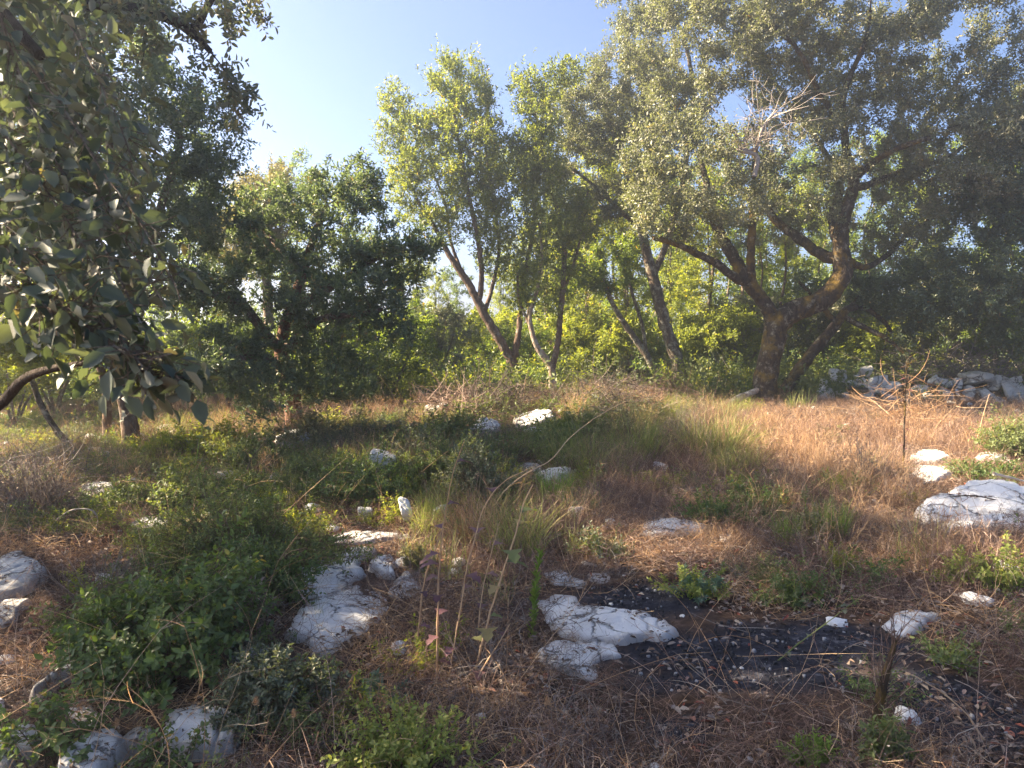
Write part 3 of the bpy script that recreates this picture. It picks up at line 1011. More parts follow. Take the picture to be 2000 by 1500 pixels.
# --- the big holm oak on the right
Y = 14.6
tree('oak_tree', 'big holm oak with thick mossy forked trunk on the right', 'tree', gnd(1493, 800),
     [L_([(1490, 830, 0.328), (1492, 800, 0.283), (1492, 775, 0.242), (1498, 730, 0.221), (1508, 680, 0.215), (1518, 640, 0.226), (1538, 612, 0.221), (1570, 602, 0.197), (1610, 582, 0.193), (1640, 548, 0.184), (1645, 510, 0.176), (1640, 470, 0.152), (1652, 420, 0.123), (1662, 380, 0.111), (1668, 350, 0.098),
          (1655, 300, 0.078), (1648, 250, 0.070), (1645, 200, 0.061), (1660, 150, 0.049), (1690, 80, 0.041), (1700, 20, 0.033)], Y),
      L_([(1520, 655, 0.139), (1508, 620, 0.139), (1490, 590, 0.135), (1463, 553, 0.135), (1440, 518, 0.123), (1416, 475, 0.107), (1395, 430, 0.094), (1385, 390, 0.082), (1376, 340, 0.057), (1360, 285, 0.037)], Y),
      L_([(1466, 556, 0.098), (1432, 540, 0.082, -.2), (1400, 515, 0.074, -.4), (1370, 500, 0.070, -.6), (1330, 480, 0.057, -.8), (1290, 468, 0.049, -1), (1262, 462, 0.033, -1.1)], Y),
      L_([(1470, 560, 0.090), (1466, 510, 0.082, -.2), (1470, 430, 0.070, -.4), (1473, 350, 0.049, -.6), (1476, 300, 0.041, -.8), (1490, 240, 0.025, -.9)], Y),
      L_([(1640, 508, 0.123), (1600, 495, 0.107, .3), (1560, 465, 0.098, .6), (1520, 435, 0.082, .8), (1495, 400, 0.066, 1), (1470, 340, 0.049, 1.3)], Y),
      L_([(1668, 352, 0.082), (1690, 330, 0.070, -.3), (1730, 300, 0.057, -.6), (1780, 280, 0.049, -.9), (1840, 262, 0.037, -1.2)], Y),
      L_([(1666, 372, 0.082), (1700, 358, 0.070, .2), (1760, 336, 0.057, .5), (1850, 308, 0.041, .8), (1910, 260, 0.033, 1)], Y),
      L_([(1644, 500, 0.082), (1690, 522, 0.061, .5), (1740, 492, 0.053, .9), (1775, 455, 0.041, 1.2), (1840, 415, 0.033, 1.5)], Y),
      L_([(1636, 480, 0.107), (1628, 420, 0.098, .7), (1640, 360, 0.074, 1.1), (1600, 280, 0.049, 1.5), (1540, 200, 0.041, 1.8), (1480, 120, 0.029, 2)], Y),
      L_([(1648, 250, 0.057), (1600, 180, 0.049, -.6), (1560, 100, 0.041, -1), (1500, 40, 0.033, -1.2)], Y)],
     [B_(1420, 60, 190, 110, Y, 1.9), B_(1640, 60, 210, 130, Y, 2), B_(1840, 110, 180, 150, Y, 1.8), B_(1340, 320, 130, 120, Y - .9, 1.3), B_(1560, 310, 120, 110, Y, 1.5, .8),
      B_(1850, 320, 160, 130, Y, 1.6), B_(1420, 400, 100, 70, Y - 1, 1, .7), B_(1760, 460, 110, 60, Y + 1, 1, .7), B_(1290, 430, 60, 40, Y - 1.1, .6, .8), B_(1480, -120, 300, 120, Y, 2, .6),
      B_(1560, 190, 150, 70, Y + 1.2, 1, .9), B_(1500, 430, 120, 60, Y + 1.4, .9, .6), B_(1300, 180, 120, 110, Y + .5, 1.2, .9), B_(1720, 190, 150, 60, Y - .6, .8, .5), B_(1960, 260, 100, 170, Y, 1.5)],
     M['oak'], [M['bark_oak'], M['bark_oak']], n_targets=1600, n_leaves=215000, step=.21, kill=.27, ll=.06, lw=.031, nl=10, seed=3, sides=16, L=.26, up_twig=.05)

# dead bare branch of the oak, sunlit
def bare_branch(px, py, Y, n, size, seed, label, name='dead_branch', main=None):
    rs = np.random.RandomState(seed)
    root = thing(name, label, 'dead branch', at(px, py, Y))
    g = Geo()
    Q, q = smooth_line(*L_(main, Y), .06)
    tube(g, Q, q, 7, rough=.08, rs=rs, var=.75)
    g.build('limb', M['twig'], root, smooth=True)
    g = Geo()
    k = rs.randint(len(Q) // 3, len(Q), n)
    P1 = strands(g, rs, Q[k], rs.randn(n, 3) + np.array([0, 0, .3]), size * (.5 + .8 * rs.rand(n)), .016, 5, .7, .1, 3, np.clip(.75 + .15 * rs.randn(n), 0, 1), .4)
    k2 = rs.randint(0, n, n * 4)
    s2 = rs.randint(1, 6, n * 4)
    strands(g, rs, P1[k2, s2], P1[k2, s2] - P1[k2, 0] + rs.randn(n * 4, 3) * size * .6, size * .5 * (.5 + .8 * rs.rand(n * 4)), .009, 4, .8, .1, 3,
            np.clip(.75 + .15 * rs.randn(n * 4), 0, 1), .4)
    g.build('twigs', M['twig'], root, kind='stuff')
    return root


bare_branch(1470, 280, 12.9, 34, .7, 4, 'bare grey dead branch with a spray of twigs hanging in the big oak',
            main=[(1473, 345, .045), (1480, 310, .04), (1470, 300, .036), (1440, 292, .034), (1475, 290, .03), (1490, 250, .026), (1515, 215, .02)])

# --- lichen oak left of the big one
Y = 17
tree('oak_tree', 'slender lichen-spotted oak with grey crown left of the big oak', 'tree', gnd(1335, 785),
     [L_([(1340, 800, .2), (1334, 770, .165), (1325, 720, .15), (1305, 650, .14), (1287, 590, .135), (1275, 540, .125), (1262, 490, .11), (1252, 440, .095), (1240, 380, .08), (1215, 310, .06), (1190, 240, .045)], Y),
      L_([(1275, 540, .08), (1300, 480, .07, .3), (1325, 400, .06, .5), (1345, 280, .06, .6), (1355, 190, .05, .5), (1340, 90, .045, .3), (1310, 10, .035, .2)], Y),
      L_([(1255, 450, .06), (1220, 420, .05, -.3), (1180, 380, .04, -.5), (1120, 330, .03, -.7)], Y)],
     [B_(1180, 230, 120, 90, Y, 1.3), B_(1240, 110, 90, 90, Y, 1.2), B_(1110, 300, 80, 80, Y, 1), B_(1250, 380, 90, 80, Y - .4, .9, .7), B_(1290, 230, 90, 110, Y, 1.2), B_(1260, 10, 90, 70, Y, 1, .8),
      B_(1140, 430, 50, 50, Y - .4, .6, .8), B_(1100, 210, 70, 50, Y, .8), B_(1180, 160, 60, 40, Y, .8)],
     M['oak'], [M['bark_oak_up'], M['bark_oak_up']], n_targets=800, n_leaves=90000, step=.22, kill=.3, ll=.058, lw=.03, nl=10, seed=8, L=.26, up_twig=.05)

tree('oak_tree', 'thin grey leaning oak stem left of the lichen-spotted oak', 'tree', gnd(1305, 775),
     [L_([(1312, 790, .1), (1300, 765, .09), (1275, 715, .085), (1250, 675, .08), (1225, 640, .07), (1195, 590, .055), (1180, 545, .045)], 17.4),
      L_([(1262, 695, .05), (1255, 640, .045), (1240, 590, .04), (1225, 540, .03)], 17.4)],
     [B_(1190, 520, 80, 60, 17.4, .9), B_(1130, 540, 60, 40, 17.4, .7)],
     M['arb'], [M['bark_oak_up']], n_targets=130, n_leaves=9000, seed=9, ll=.075, lw=.036)

# --- small oak leaning right beside the big trunk
Y = 15.6
tree('oak_tree', 'small dark oak leaning right beside the big mossy trunk', 'tree', gnd(1530, 790),
     [L_([(1522, 800, .16), (1530, 775, .14), (1548, 740, .125), (1578, 700, .12), (1610, 662, .11), (1635, 630, .1), (1655, 605, .085), (1682, 600, .065), (1720, 622, .05), (1750, 660, .035)], Y),
      L_([(1633, 632, .06), (1610, 605, .055), (1590, 580, .04), (1560, 550, .03)], Y),
      L_([(1645, 618, .06), (1690, 640, .055, -.3), (1730, 660, .045, -.6), (1765, 690, .03, -.8)], Y),
      L_([(1660, 603, .06), (1700, 560, .05, .4), (1760, 540, .04, .7), (1820, 520, .03, 1)], Y)],
     [B_(1780, 600, 90, 60, Y, 1), B_(1700, 560, 70, 50, Y + .4, .8, .8), B_(1830, 520, 80, 60, Y + .6, 1), B_(1590, 560, 40, 30, Y, .5, .6)],
     M['arb_shaded'], [M['bark_oak'], M['bark_oak']], n_targets=280, n_leaves=20000, seed=11, ll=.07, lw=.034)

# --- tall strawberry tree in the middle
Y = 16
tree('strawberry_tree', 'tall strawberry tree with leaning brown trunk and green candle-like top in the middle', 'tree', gnd(1030, 785),
     [L_([(1035, 800, 0.143), (1030, 775, 0.122), (1018, 740, 0.113), (1003, 712, 0.109), (975, 662, 0.101), (945, 612, 0.094), (920, 562, 0.084), (900, 530, 0.076), (878, 500, 0.063), (850, 445, 0.046), (815, 390, 0.034), (790, 320, 0.025)], Y),
      L_([(1003, 712, 0.076), (1014, 640, 0.063, .1), (1020, 580, 0.059, .2), (1032, 500, 0.050, .3), (1044, 430, 0.038, .3), (1040, 350, 0.025, .3)], Y),
      L_([(937, 595, 0.063), (940, 520, 0.057, -.2), (930, 450, 0.050, -.3), (915, 380, 0.042, -.3), (900, 300, 0.034, -.3), (885, 210, 0.025, -.3)], Y),
      L_([(945, 612, 0.050), (962, 560, 0.042, .2), (975, 480, 0.038, .3), (965, 400, 0.034, .3), (950, 300, 0.025, .3), (955, 220, 0.021, .3)], Y),
      L_([(905, 540, 0.042), (880, 470, 0.034, .3), (870, 400, 0.029, .5), (830, 300, 0.021, .5)], Y)],
     [B_(795, 310, 48, 110, Y, .8), B_(775, 200, 22, 50, Y, .35, 1.2), B_(885, 180, 55, 55, Y, .8, 1.2), B_(945, 190, 34, 60, Y, .6, 1.2), B_(900, 300, 110, 100, Y, 1.3), B_(975, 340, 55, 90, Y, .9),
      B_(870, 420, 100, 50, Y, 1, .6), B_(975, 460, 60, 80, Y, .9, .7), B_(800, 420, 50, 40, Y, .5, .8), B_(760, 250, 22, 70, Y, .35, 1), B_(920, 140, 30, 30, Y, .4, 1.4), B_(870, 140, 26, 30, Y, .4, 1.4), B_(1000, 560, 60, 70, Y + .3, .8, .5)],
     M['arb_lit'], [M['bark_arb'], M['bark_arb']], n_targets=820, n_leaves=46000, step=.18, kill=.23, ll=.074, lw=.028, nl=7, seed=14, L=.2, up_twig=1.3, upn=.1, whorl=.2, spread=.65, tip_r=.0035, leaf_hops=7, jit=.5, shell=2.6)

# --- pale forked tree
Y = 15.6
tree('strawberry_tree', 'slim forked tree with pale pinkish trunk right of the tall strawberry tree', 'tree', gnd(1078, 790),
     [L_([(1078, 800, 0.109), (1079, 770, 0.097), (1080, 745, 0.091), (1075, 716, 0.084), (1052, 682, 0.067), (1038, 645, 0.052), (1036, 610, 0.042), (1050, 560, 0.038), (1058, 490, 0.029), (1050, 420, 0.021)], Y),
      L_([(1077, 725, 0.071), (1090, 668, 0.064), (1094, 620, 0.060), (1100, 560, 0.055), (1102, 490, 0.050), (1092, 430, 0.044), (1078, 370, 0.035), (1062, 310, 0.029), (1050, 240, 0.024), (1030, 180, 0.017)], Y),
      L_([(1038, 640, 0.034), (1015, 590, 0.029, .2), (1010, 520, 0.025, .3)], Y),
      L_([(1098, 580, 0.034), (1125, 500, 0.029, .2), (1140, 430, 0.025, .3), (1150, 360, 0.017, .3)], Y)],
     [B_(1050, 300, 60, 120, Y, .9), B_(1030, 170, 40, 45, Y, .5, 1.3), B_(1090, 440, 75, 80, Y, .9, .8), B_(1060, 560, 60, 60, Y, .8, .5), B_(1110, 150, 40, 30, Y + .3, .5)],
     M['arb_lit'], [M['bark_pale'], M['bark_arb']], n_targets=480, n_leaves=24000, step=.18, kill=.23, ll=.072, lw=.028, nl=7, seed=16, up_twig=.8, upn=.2, whorl=.2, spread=.7, leaf_hops=7, jit=.5, shell=2.6, L=.2)

# --- dark sprawling strawberry tree on the left
Y = 11
tree('strawberry_tree', 'dark sprawling strawberry tree with reddish trunk left of the gap', 'tree', gnd(573, 838),
     [L_([(578, 850, .16), (574, 820, .14), (570, 780, .12), (560, 745, .115), (550, 700, .10), (553, 650, .09), (570, 600, .08), (590, 540, .07), (610, 470, .055), (640, 400, .04)], Y),
      L_([(552, 690, .08), (510, 640, .07, -.3), (470, 590, .06, -.6), (440, 582, .055, -.7), (400, 568, .05, -.8), (370, 530, .04, -.8)], Y),
      L_([(565, 610, .07), (620, 575, .06, -.3), (680, 540, .05, -.6), (740, 500, .045, -.8), (800, 480, .03, -1)], Y),
      L_([(552, 690, .07), (600, 640, .055, -.5), (640, 620, .045, -.9), (700, 615, .035, -1.2), (760, 600, .025, -1.4)], Y),
      L_([(556, 720, .06), (520, 700, .05, -.8), (470, 700, .045, -1.4), (420, 720, .03, -1.8)], Y),
      L_([(590, 540, .05), (540, 480, .045, .3), (500, 430, .04, .6), (470, 380, .03, .8)], Y)],
     [B_(650, 400, 110, 70, Y, 1), B_(770, 500, 95, 60, Y - .8, .8), B_(700, 345, 60, 35, Y, .6, 1.2), B_(460, 470, 90, 100, Y, 1), B_(560, 590, 170, 90, Y - .3, 1.2, .8), B_(680, 610, 110, 60, Y - 1, .8),
      B_(420, 710, 110, 70, Y - 1.6, .9), B_(640, 740, 110, 55, Y - .4, .9, .8), B_(520, 780, 90, 50, Y - 1, .7, .8), B_(820, 480, 40, 40, Y - .9, .5), B_(590, 480, 90, 70, Y - .2, .8, .9), B_(560, 400, 70, 50, Y, .6, .8), B_(700, 560, 120, 60, Y - 1.1, .7), B_(400, 600, 90, 60, Y - .8, .7), B_(760, 640, 80, 50, Y - 1.2, .6, .8)],
     M['arb_shaded'], [M['bark_red'], M['bark_arb']], n_targets=1000, n_leaves=56000, step=.17, kill=.21, infl=1.6, ll=.064, lw=.026, nl=9, seed=20, L=.18, up_twig=.7, upn=.3, whorl=.25, spread=.75, leaf_hops=2)

tree('olive_tree', 'pale yellowish bushy tree top showing above the dark strawberry tree', 'tree', (at(520, 700, 14.5)[0], 14.5, -.05),
     [(np.array([[at(520, 700, 14.5)[0], 14.5, -.1], at(525, 650, 14.5), at(520, 500, 14.5), at(530, 400, 14.5), at(535, 330, 14.5)]), np.array([.12, .1, .08, .05, .02]))],
     [B_(515, 400, 75, 65, 14.5, .8), B_(545, 345, 35, 35, 14.5, .4), B_(480, 480, 70, 70, 14.5, .8)],
     M['pale'], [M['bark_thin']], n_targets=330, n_leaves=32000, step=.18, kill=.24, ll=.055, lw=.022, seed=22)

# --- brown trunk tree at left
Y = 9.5
tree('oak_tree', 'oak with straight brown trunk behind the hanging leaves on the left', 'tree', gnd(258, 888),
     [L_([(260, 905, .135), (257, 880, .12), (254, 845, .108), (248, 800, .102), (238, 755, .095), (232, 700, .09), (245, 620, .08), (280, 520, .07), (310, 420, .055), (340, 320, .04), (360, 250, .03)], Y),
      L_([(232, 700, .07), (200, 600, .06, .4), (150, 480, .05, .8), (110, 360, .04, 1), (90, 240, .03, 1)], Y),
      L_([(245, 620, .06), (300, 580, .05, .3), (380, 540, .04, .5)], Y),
      L_([(290, 490, .05), (240, 380, .045, -.5), (210, 260, .04, -.8), (200, 150, .03, -1)], Y)],
     [B_(400, 300, 75, 90, Y, 1), B_(330, 400, 120, 110, Y, 1.1), B_(290, 210, 110, 100, Y, 1.2), B_(110, 260, 130, 150, Y + .8, 1.3), B_(440, 220, 40, 40, Y, .4, 1.2), B_(350, 560, 80, 60, Y + .3, .8, .6),
      B_(120, 430, 110, 80, Y + .6, .9, .6), B_(180, 30, 160, 110, Y, 1.2)],
     M['arb_shaded'], [M['bark_arb'], M['bark_oak']], n_targets=850, n_leaves=70000, step=.18, kill=.24, ll=.058, lw=.026, nl=9, seed=24, up_twig=.5, whorl=.2, spread=.8)
tree('young_tree', 'thin second trunk just left of the straight brown trunk', 'tree', gnd(208, 862),
     [L_([(210, 880, .07), (208, 850, .062), (211, 810, .058), (206, 760, .05), (190, 700, .045), (180, 620, .035), (160, 560, .03)], 10)],
     [B_(170, 580, 80, 60, 10, .7)], M['lime'], [M['bark_arb']], n_targets=120, n_leaves=6000, seed=25, ll=.07, lw=.036)
tree('young_tree', 'thin dark stem leaning left at the far left', 'tree', gnd(150, 905),
     [L_([(155, 915, .045), (140, 880, .042), (110, 840, .04), (80, 790, .036), (62, 740, .03), (50, 680, .025)], 9.2)],
     [B_(60, 660, 90, 60, 9.2, .6)], M['lime'], [M['bark_oak']], n_targets=90, n_leaves=4500, seed=26, ll=.07, lw=.036)

# --- dark tree on the right edge
Y = 14.4
tree('oak_tree', 'dark shaded oak hanging in from the right edge', 'tree', (at(2120, 800, Y)[0], Y, 0),
     [(np.array([[at(2120, 800, Y)[0], Y, -.1], at(2120, 720, Y), at(2110, 600, Y), at(2080, 480, Y), at(2060, 350, Y), at(2040, 200, Y)]), np.array([.26, .22, .2, .16, .1, .06])),
      L_([(2112, 620, .1), (2020, 580, .08, .1), (1930, 570, .06, .2), (1850, 590, .04, .3), (1780, 600, .03, .3)], Y),
      L_([(2085, 500, .08), (2000, 440, .06, .2), (1930, 400, .05, .3), (1870, 380, .03, .4)], Y)],
     [B_(1940, 540, 120, 110, Y, 1), B_(1960, 360, 90, 120, Y, 1), B_(1840, 600, 90, 45, Y + .2, .7), B_(1990, 640, 60, 60, Y, .7), B_(2080, 300, 120, 200, Y, 1.3), B_(2110, 560, 120, 150, Y, 1.2)],
     M['arb_shaded'], [M['bark_oak'], M['bark_oak']], n_targets=800, n_leaves=80000, step=.2, kill=.27, ll=.07, lw=.034, seed=28, up_twig=.2)


# --- near oak at the left edge: overhanging boughs, hanging leaves, shade over the foreground
def near_oak():
    rs = np.random.RandomState(31)
    bx, by = -3.75, 3.0
    W = lambda *p: np.array(p, float)
    limbs = [(np.array([W(bx, by, -.1), W(bx + .05, by, .6), W(bx - .05, by + .1, 1.5), W(bx - .1, by + .3, 2.6), W(bx - .3, by + .6, 3.8), W(bx - .5, by + .9, 5)]), np.array([.24, .21, .19, .17, .13, .08])),
             (np.array([W(bx - .08, by + .25, 2.4), W(bx + .2, by + .9, 3.2), at(-60, -60, 4.9), at(120, 0, 5.1), at(250, 18, 5.2), at(320, 30, 5.25), at(370, 60, 5.3), at(410, 100, 5.3)]),
              np.array([.11, .08, .06, .05, .045, .04, .03, .02])),
             (np.array([W(bx + .05, by, .9), W(bx + .9, by - .8, 1.25), at(-120, 830, 1.75), at(-20, 768, 1.65), at(60, 733, 1.6), at(130, 715, 1.55), at(195, 703, 1.5)]), np.array([.04, .022, .013, .012, .010, .008, .005])),
             (np.array([W(bx - .05, by + .1, 1.9), W(bx + .8, by - .5, 2.7), at(-180, -150, 2.1), at(0, 20, 1.9), at(110, 150, 1.8)]), np.array([.08, .05, .03, .02, .01])),
             (np.array([at(380, 66, 5.3), at(400, 20, 5.3), at(440, -40, 5.3)]), np.array([.03, .025, .02])),
             (np.array([W(bx - .2, by + .4, 3.0), W(bx - 1.2, by + 1.2, 4), W(bx - 2, by + 2, 4.8)]), np.array([.1, .08, .05])),
             (np.array([W(bx - .1, by + .3, 2.7), W(bx - .6, by - 1, 3.6), W(bx - .9, by - 2.2, 4.2)]), np.array([.1, .08, .05]))]
    blobs = [B_(320, 60, 90, 60, 5.2, .5, 1.2), B_(450, 40, 85, 60, 5.3, .45, 1.5), B_(468, 200, 42, 62, 5.3, .3, 1.9), B_(410, 150, 60, 60, 5.3, .4, 1.2), B_(520, 5, 30, 20, 5.3, .2, 2), B_(150, 30, 150, 90, 5.1, .7), B_(-60, 60, 150, 180, 5, 1),
             (W(bx - .6, by + 1.3, 4.6), (1.2, 1.3, 1.3), 1), (W(bx - 1.8, by + 1.8, 4.4), (1.5, 1.6, 1.6), 1), (W(bx - 1, by - 1.6, 4.1), (1.4, 1.4, 1.2), .8), (W(bx - 1, by + .8, 6), (1.6, 1.6, 1.2), .8),
             (W(bx - 1.2, by + .6, 2.4), (1.0, 1.2, 1.0), .8)]
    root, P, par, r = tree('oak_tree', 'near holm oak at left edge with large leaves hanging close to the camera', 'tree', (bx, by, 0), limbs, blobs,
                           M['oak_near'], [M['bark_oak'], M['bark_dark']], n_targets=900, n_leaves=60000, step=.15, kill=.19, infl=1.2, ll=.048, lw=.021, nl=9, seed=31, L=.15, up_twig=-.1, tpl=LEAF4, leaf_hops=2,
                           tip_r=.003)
    # leaf shapes of the close spray: wavy margin, a few teeth, cupped
    LM = []
    for v in range(6):
        r2 = np.random.RandomState(500 + v)
        n = 7
        t = np.linspace(0, 1, n)
        wd = .5 * np.sin(np.pi * t ** .8) ** .8 * (.95 + .1 * r2.rand())
        wd[0] = .02
        wd[-1] = 0.0
        wd[1:-1] *= 1 + .16 * (-1) ** np.arange(n - 2) * (r2.rand(n - 2))
        bend = -.3 * t ** 2 * r2.uniform(-.4, 1.8) + .05 * np.sin(5 * t + r2.rand() * 6)
        z1, z2 = r2.uniform(.05, .7) * wd + .07 * r2.randn(n), r2.uniform(.05, .7) * wd + .07 * r2.randn(n)
        V = np.concatenate([np.stack([0 * t, t, bend], 1), np.stack([wd * .62, t, bend + z1], 1), np.stack([-wd * .62, t + .01, bend + z2], 1)])
        i = np.arange(n - 1)
        F = np.concatenate([np.stack([i, i + n, i + n + 1, i + 1], 1), np.stack([i, i + 1, i + 2 * n + 1, i + 2 * n], 1)])
        for kk in range(2):
            g = Geo()
            g.add(V * np.array([1, 1, 1]), F, r2.uniform(.1, .9))
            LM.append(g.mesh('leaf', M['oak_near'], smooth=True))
    shoots = [[(-80, -100, 2.2), (60, 120, 2.0), (170, 330, 1.8), (250, 480, 1.6), (325, 600, 1.5)],
              [(-50, 100, 2.0), (80, 300, 1.8), (200, 480, 1.6), (290, 660, 1.45), (345, 730, 1.4)],
              [(20, -120, 2.4), (130, 40, 2.2), (200, 170, 2.0), (250, 290, 1.9), (280, 440, 1.8)],
              [(-100, 300, 1.7), (20, 450, 1.6), (130, 560, 1.5), (230, 650, 1.4), (285, 770, 1.35)],
              [(-80, 480, 1.6), (60, 590, 1.5), (180, 645, 1.4), (265, 700, 1.35), (340, 690, 1.35)],
              [(-60, 0, 2.0), (100, 180, 1.9), (190, 320, 1.75), (270, 430, 1.6), (345, 560, 1.5)],
              [(-40, 200, 1.8), (60, 330, 1.7), (150, 460, 1.6), (210, 560, 1.5)],
              [(-60, 380, 1.5), (40, 520, 1.45), (90, 600, 1.4), (190, 620, 1.35)],
              [(-30, -60, 1.8), (30, 120, 1.8), (80, 250, 1.75), (140, 380, 1.7)],
              [(195, 703, 1.5), (240, 690, 1.45), (300, 740, 1.4), (375, 735, 1.38)]]
    g = Geo()
    count = 0
    rest = Geo()
    for si, s in enumerate(shoots):
        Q, q = smooth_line([at(a, b, c) for a, b, c in s], np.linspace(.0035, .0012, len(s)), .02)
        tube(g, Q, q, 5)
        T = nrm(np.gradient(Q, axis=0))
        nl = 104
        for k in range(nl):
            f = .06 + .94 * (k + rs.rand()) / nl
            i = min(int(f * (len(Q) - 1)), len(Q) - 1)
            off = nrm(rs.randn(3)) * rs.rand() * .085
            b = Q[i] + off
            if np.linalg.norm(off) > .03:
                tube(g, np.array([Q[max(0, i - 2)], Q[i] + off * .6 + np.array([0, 0, .008]), b]), np.array([.0016, .0013, .001]), 3)
            ax = nrm(T[i] * .5 + off * 7 + rs.randn(3) * .45 + np.array([0, 0, -.35]))
            nor = nrm(rs.randn(3) * .8 + np.array([0, -.3, .7]))
            x = nrm(np.cross(ax, nor))
            z = np.cross(x, ax)
            ln = .044 * rs.uniform(.55, 1.3)
            wd = ln * rs.uniform(.5, .72)
            if count < 300 and (rs.rand() < .33 or f > .9):
                o = bpy.data.objects.new('leaf', LM[rs.randint(len(LM))])
                COL.objects.link(o)
                o.parent = root
                o.matrix_parent_inverse = Matrix.Translation(-Vector(root.location))
                m = Matrix.Identity(4)
                for c in range(3):
                    m[c][0], m[c][1], m[c][2], m[c][3] = x[c] * wd, ax[c] * ln, z[c] * ln * .8, b[c]
                o.matrix_basis = m
                count += 1
            else:
                V, F, A = leaves(rs, b[None], ax[None], nor[None], np.array([ln]), np.array([wd]), LEAF4, np.array([rs.rand()]))
                rest.add(V, F, A)
    g.build('twigs', M['bark_thin'], root, smooth=True, kind='stuff')
    # smaller leaves farther back in the same hanging curtain
    n = 420
    cx = rs.rand(n)
    b = []
    while len(b) < n:
        px, py = rs.uniform(-80, 330), rs.uniform(-60, 640)
        if px < 170 + py * .22 - max(0, py - 560) * 1.2:
            b.append(at(px, py, rs.uniform(2.2, 3.4)))
    b = np.array(b)
    sprigs(rest, rs, b, rs.randn(n, 3) + np.array([.3, 0, -.5]), .16 * np.ones(n), 8, .052, .03, LEAF4, upn=.4)
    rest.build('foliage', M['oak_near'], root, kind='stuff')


near_oak()

# a second oak outside the picture on the left, whose shade lies across the clearing
def plain_tree(name, label, x, y, h, r, leafmat, seed, n_leaves=22000, ll=.09, cat='tree', low=.35, lw=.5):
    z = float(height(x, y))
    rs = np.random.RandomState(seed)
    top = np.array([x + rs.randn() * .3, y, z + h * .8])
    trunk = (np.array([[x, y, z - .1], [x + .05, y, z + h * .15], [x + rs.randn() * .2, y, z + h * .4], top]), np.array([.03, .024, .018, .008]) * h)
    blobs = [(np.array([x + rs.uniform(-.4, .4) * r, y + rs.uniform(-.4, .4) * r, z + h * (low + (1 - low) * f)]), (r * .75, r * .75, h * .17), 1) for f in (.15, .4, .6, .8)]
    return tree(name, label, cat, (x, y, z), [trunk], blobs, leafmat, [M['bark_oak'], M['bark_thin']], n_targets=420, n_leaves=n_leaves, step=.28, kill=.4, infl=3, ll=ll, lw=ll * lw, seed=seed)


plain_tree('oak_tree', 'oak standing outside the picture to the left', -9.8, 8.8, 12, 2.1, M['oak'], 61, n_leaves=42000, low=.25)
plain_tree('oak_tree', 'oak standing outside the picture behind the left edge', -7.6, 5.4, 9.2, 2.4, M['oak'], 62, n_leaves=30000, low=.2)

# ------------------------------------------------------------------ trees of the wood behind: four built, then copied
def proto_slim(seed, leafmat, bark, h=7.2, n_leaves=11000, spreadr=1.3):
    rs = np.random.RandomState(seed)
    limbs = []
    ns = rs.randint(2, 4)
    for s in range(ns):
        a = rs.rand() * 6.3
        k = rs.uniform(.3, 1) * spreadr
        pts = [np.array([0, 0, -.1]) + np.array([math.cos(a), math.sin(a), 0]) * .06 * s]
        for f in (.15, .35, .6, .85):
            pts.append(np.array([math.cos(a) * k * f + rs.randn() * .12, math.sin(a) * k * f + rs.randn() * .12, h * f * rs.uniform(.9, 1)]))
        limbs.append((np.array(pts), np.array([.075, .062, .05, .035, .015]) * (1 if s == 0 else .75)))
    blobs = [(np.array([rs.randn() * .5, rs.randn() * .5, h * f]), (spreadr * .8, spreadr * .8, h * .14), 1.) for f in (.22, .4, .58, .75, .9)]
    root, *_ = tree('young_tree', 'x', 'tree', (0, 0, 0), limbs, blobs, leafmat, [bark, bark], n_targets=260, n_leaves=n_leaves, step=.25, kill=.34, infl=2.2, ll=.09, lw=.042, seed=seed, shell=2.2, leaf_hops=3)
    return root


def proto_bush(seed, leafmat, h=2.6, r=1.5, n_leaves=9000):
    rs = np.random.RandomState(seed)
    limbs = []
    for s in range(4):
        a = s * 1.57 + rs.rand()
        limbs.append((np.array([[0, 0, -.1], [math.cos(a) * .2, math.sin(a) * .2, h * .2], [math.cos(a) * r * .4, math.sin(a) * r * .4, h * .5], [math.cos(a) * r * .55, math.sin(a) * r * .55, h * .8]]),
                      np.array([.04, .035, .025, .012])))
    blobs = [(np.array([math.cos(a) * r * .45, math.sin(a) * r * .45, h * rs.uniform(.35, .75)]), (r * .6, r * .6, h * .28), 1.) for a in np.arange(6) * 1.05]
    root, *_ = tree('bush', 'x', 'bush', (0, 0, 0), limbs, blobs, leafmat, [M['bark_thin']], n_targets=240, n_leaves=n_leaves, step=.2, kill=.28, infl=2, ll=.1, lw=.05, seed=seed, shell=2.5, up_twig=.6)
    return root


def copy_tree(root, x, y, rz, sc, label, group, name=None):
    c = root.copy()
    COL.objects.link(c)
    c.location = (x, y, float(height(x, y)))
    c.rotation_euler = (0, 0, rz)
    c.scale = (sc, sc, sc)
    c['label'], c['group'] = label, group
    for ch in list(root.children):
        d = ch.copy()
        COL.objects.link(d)
        d.parent = c
    return c


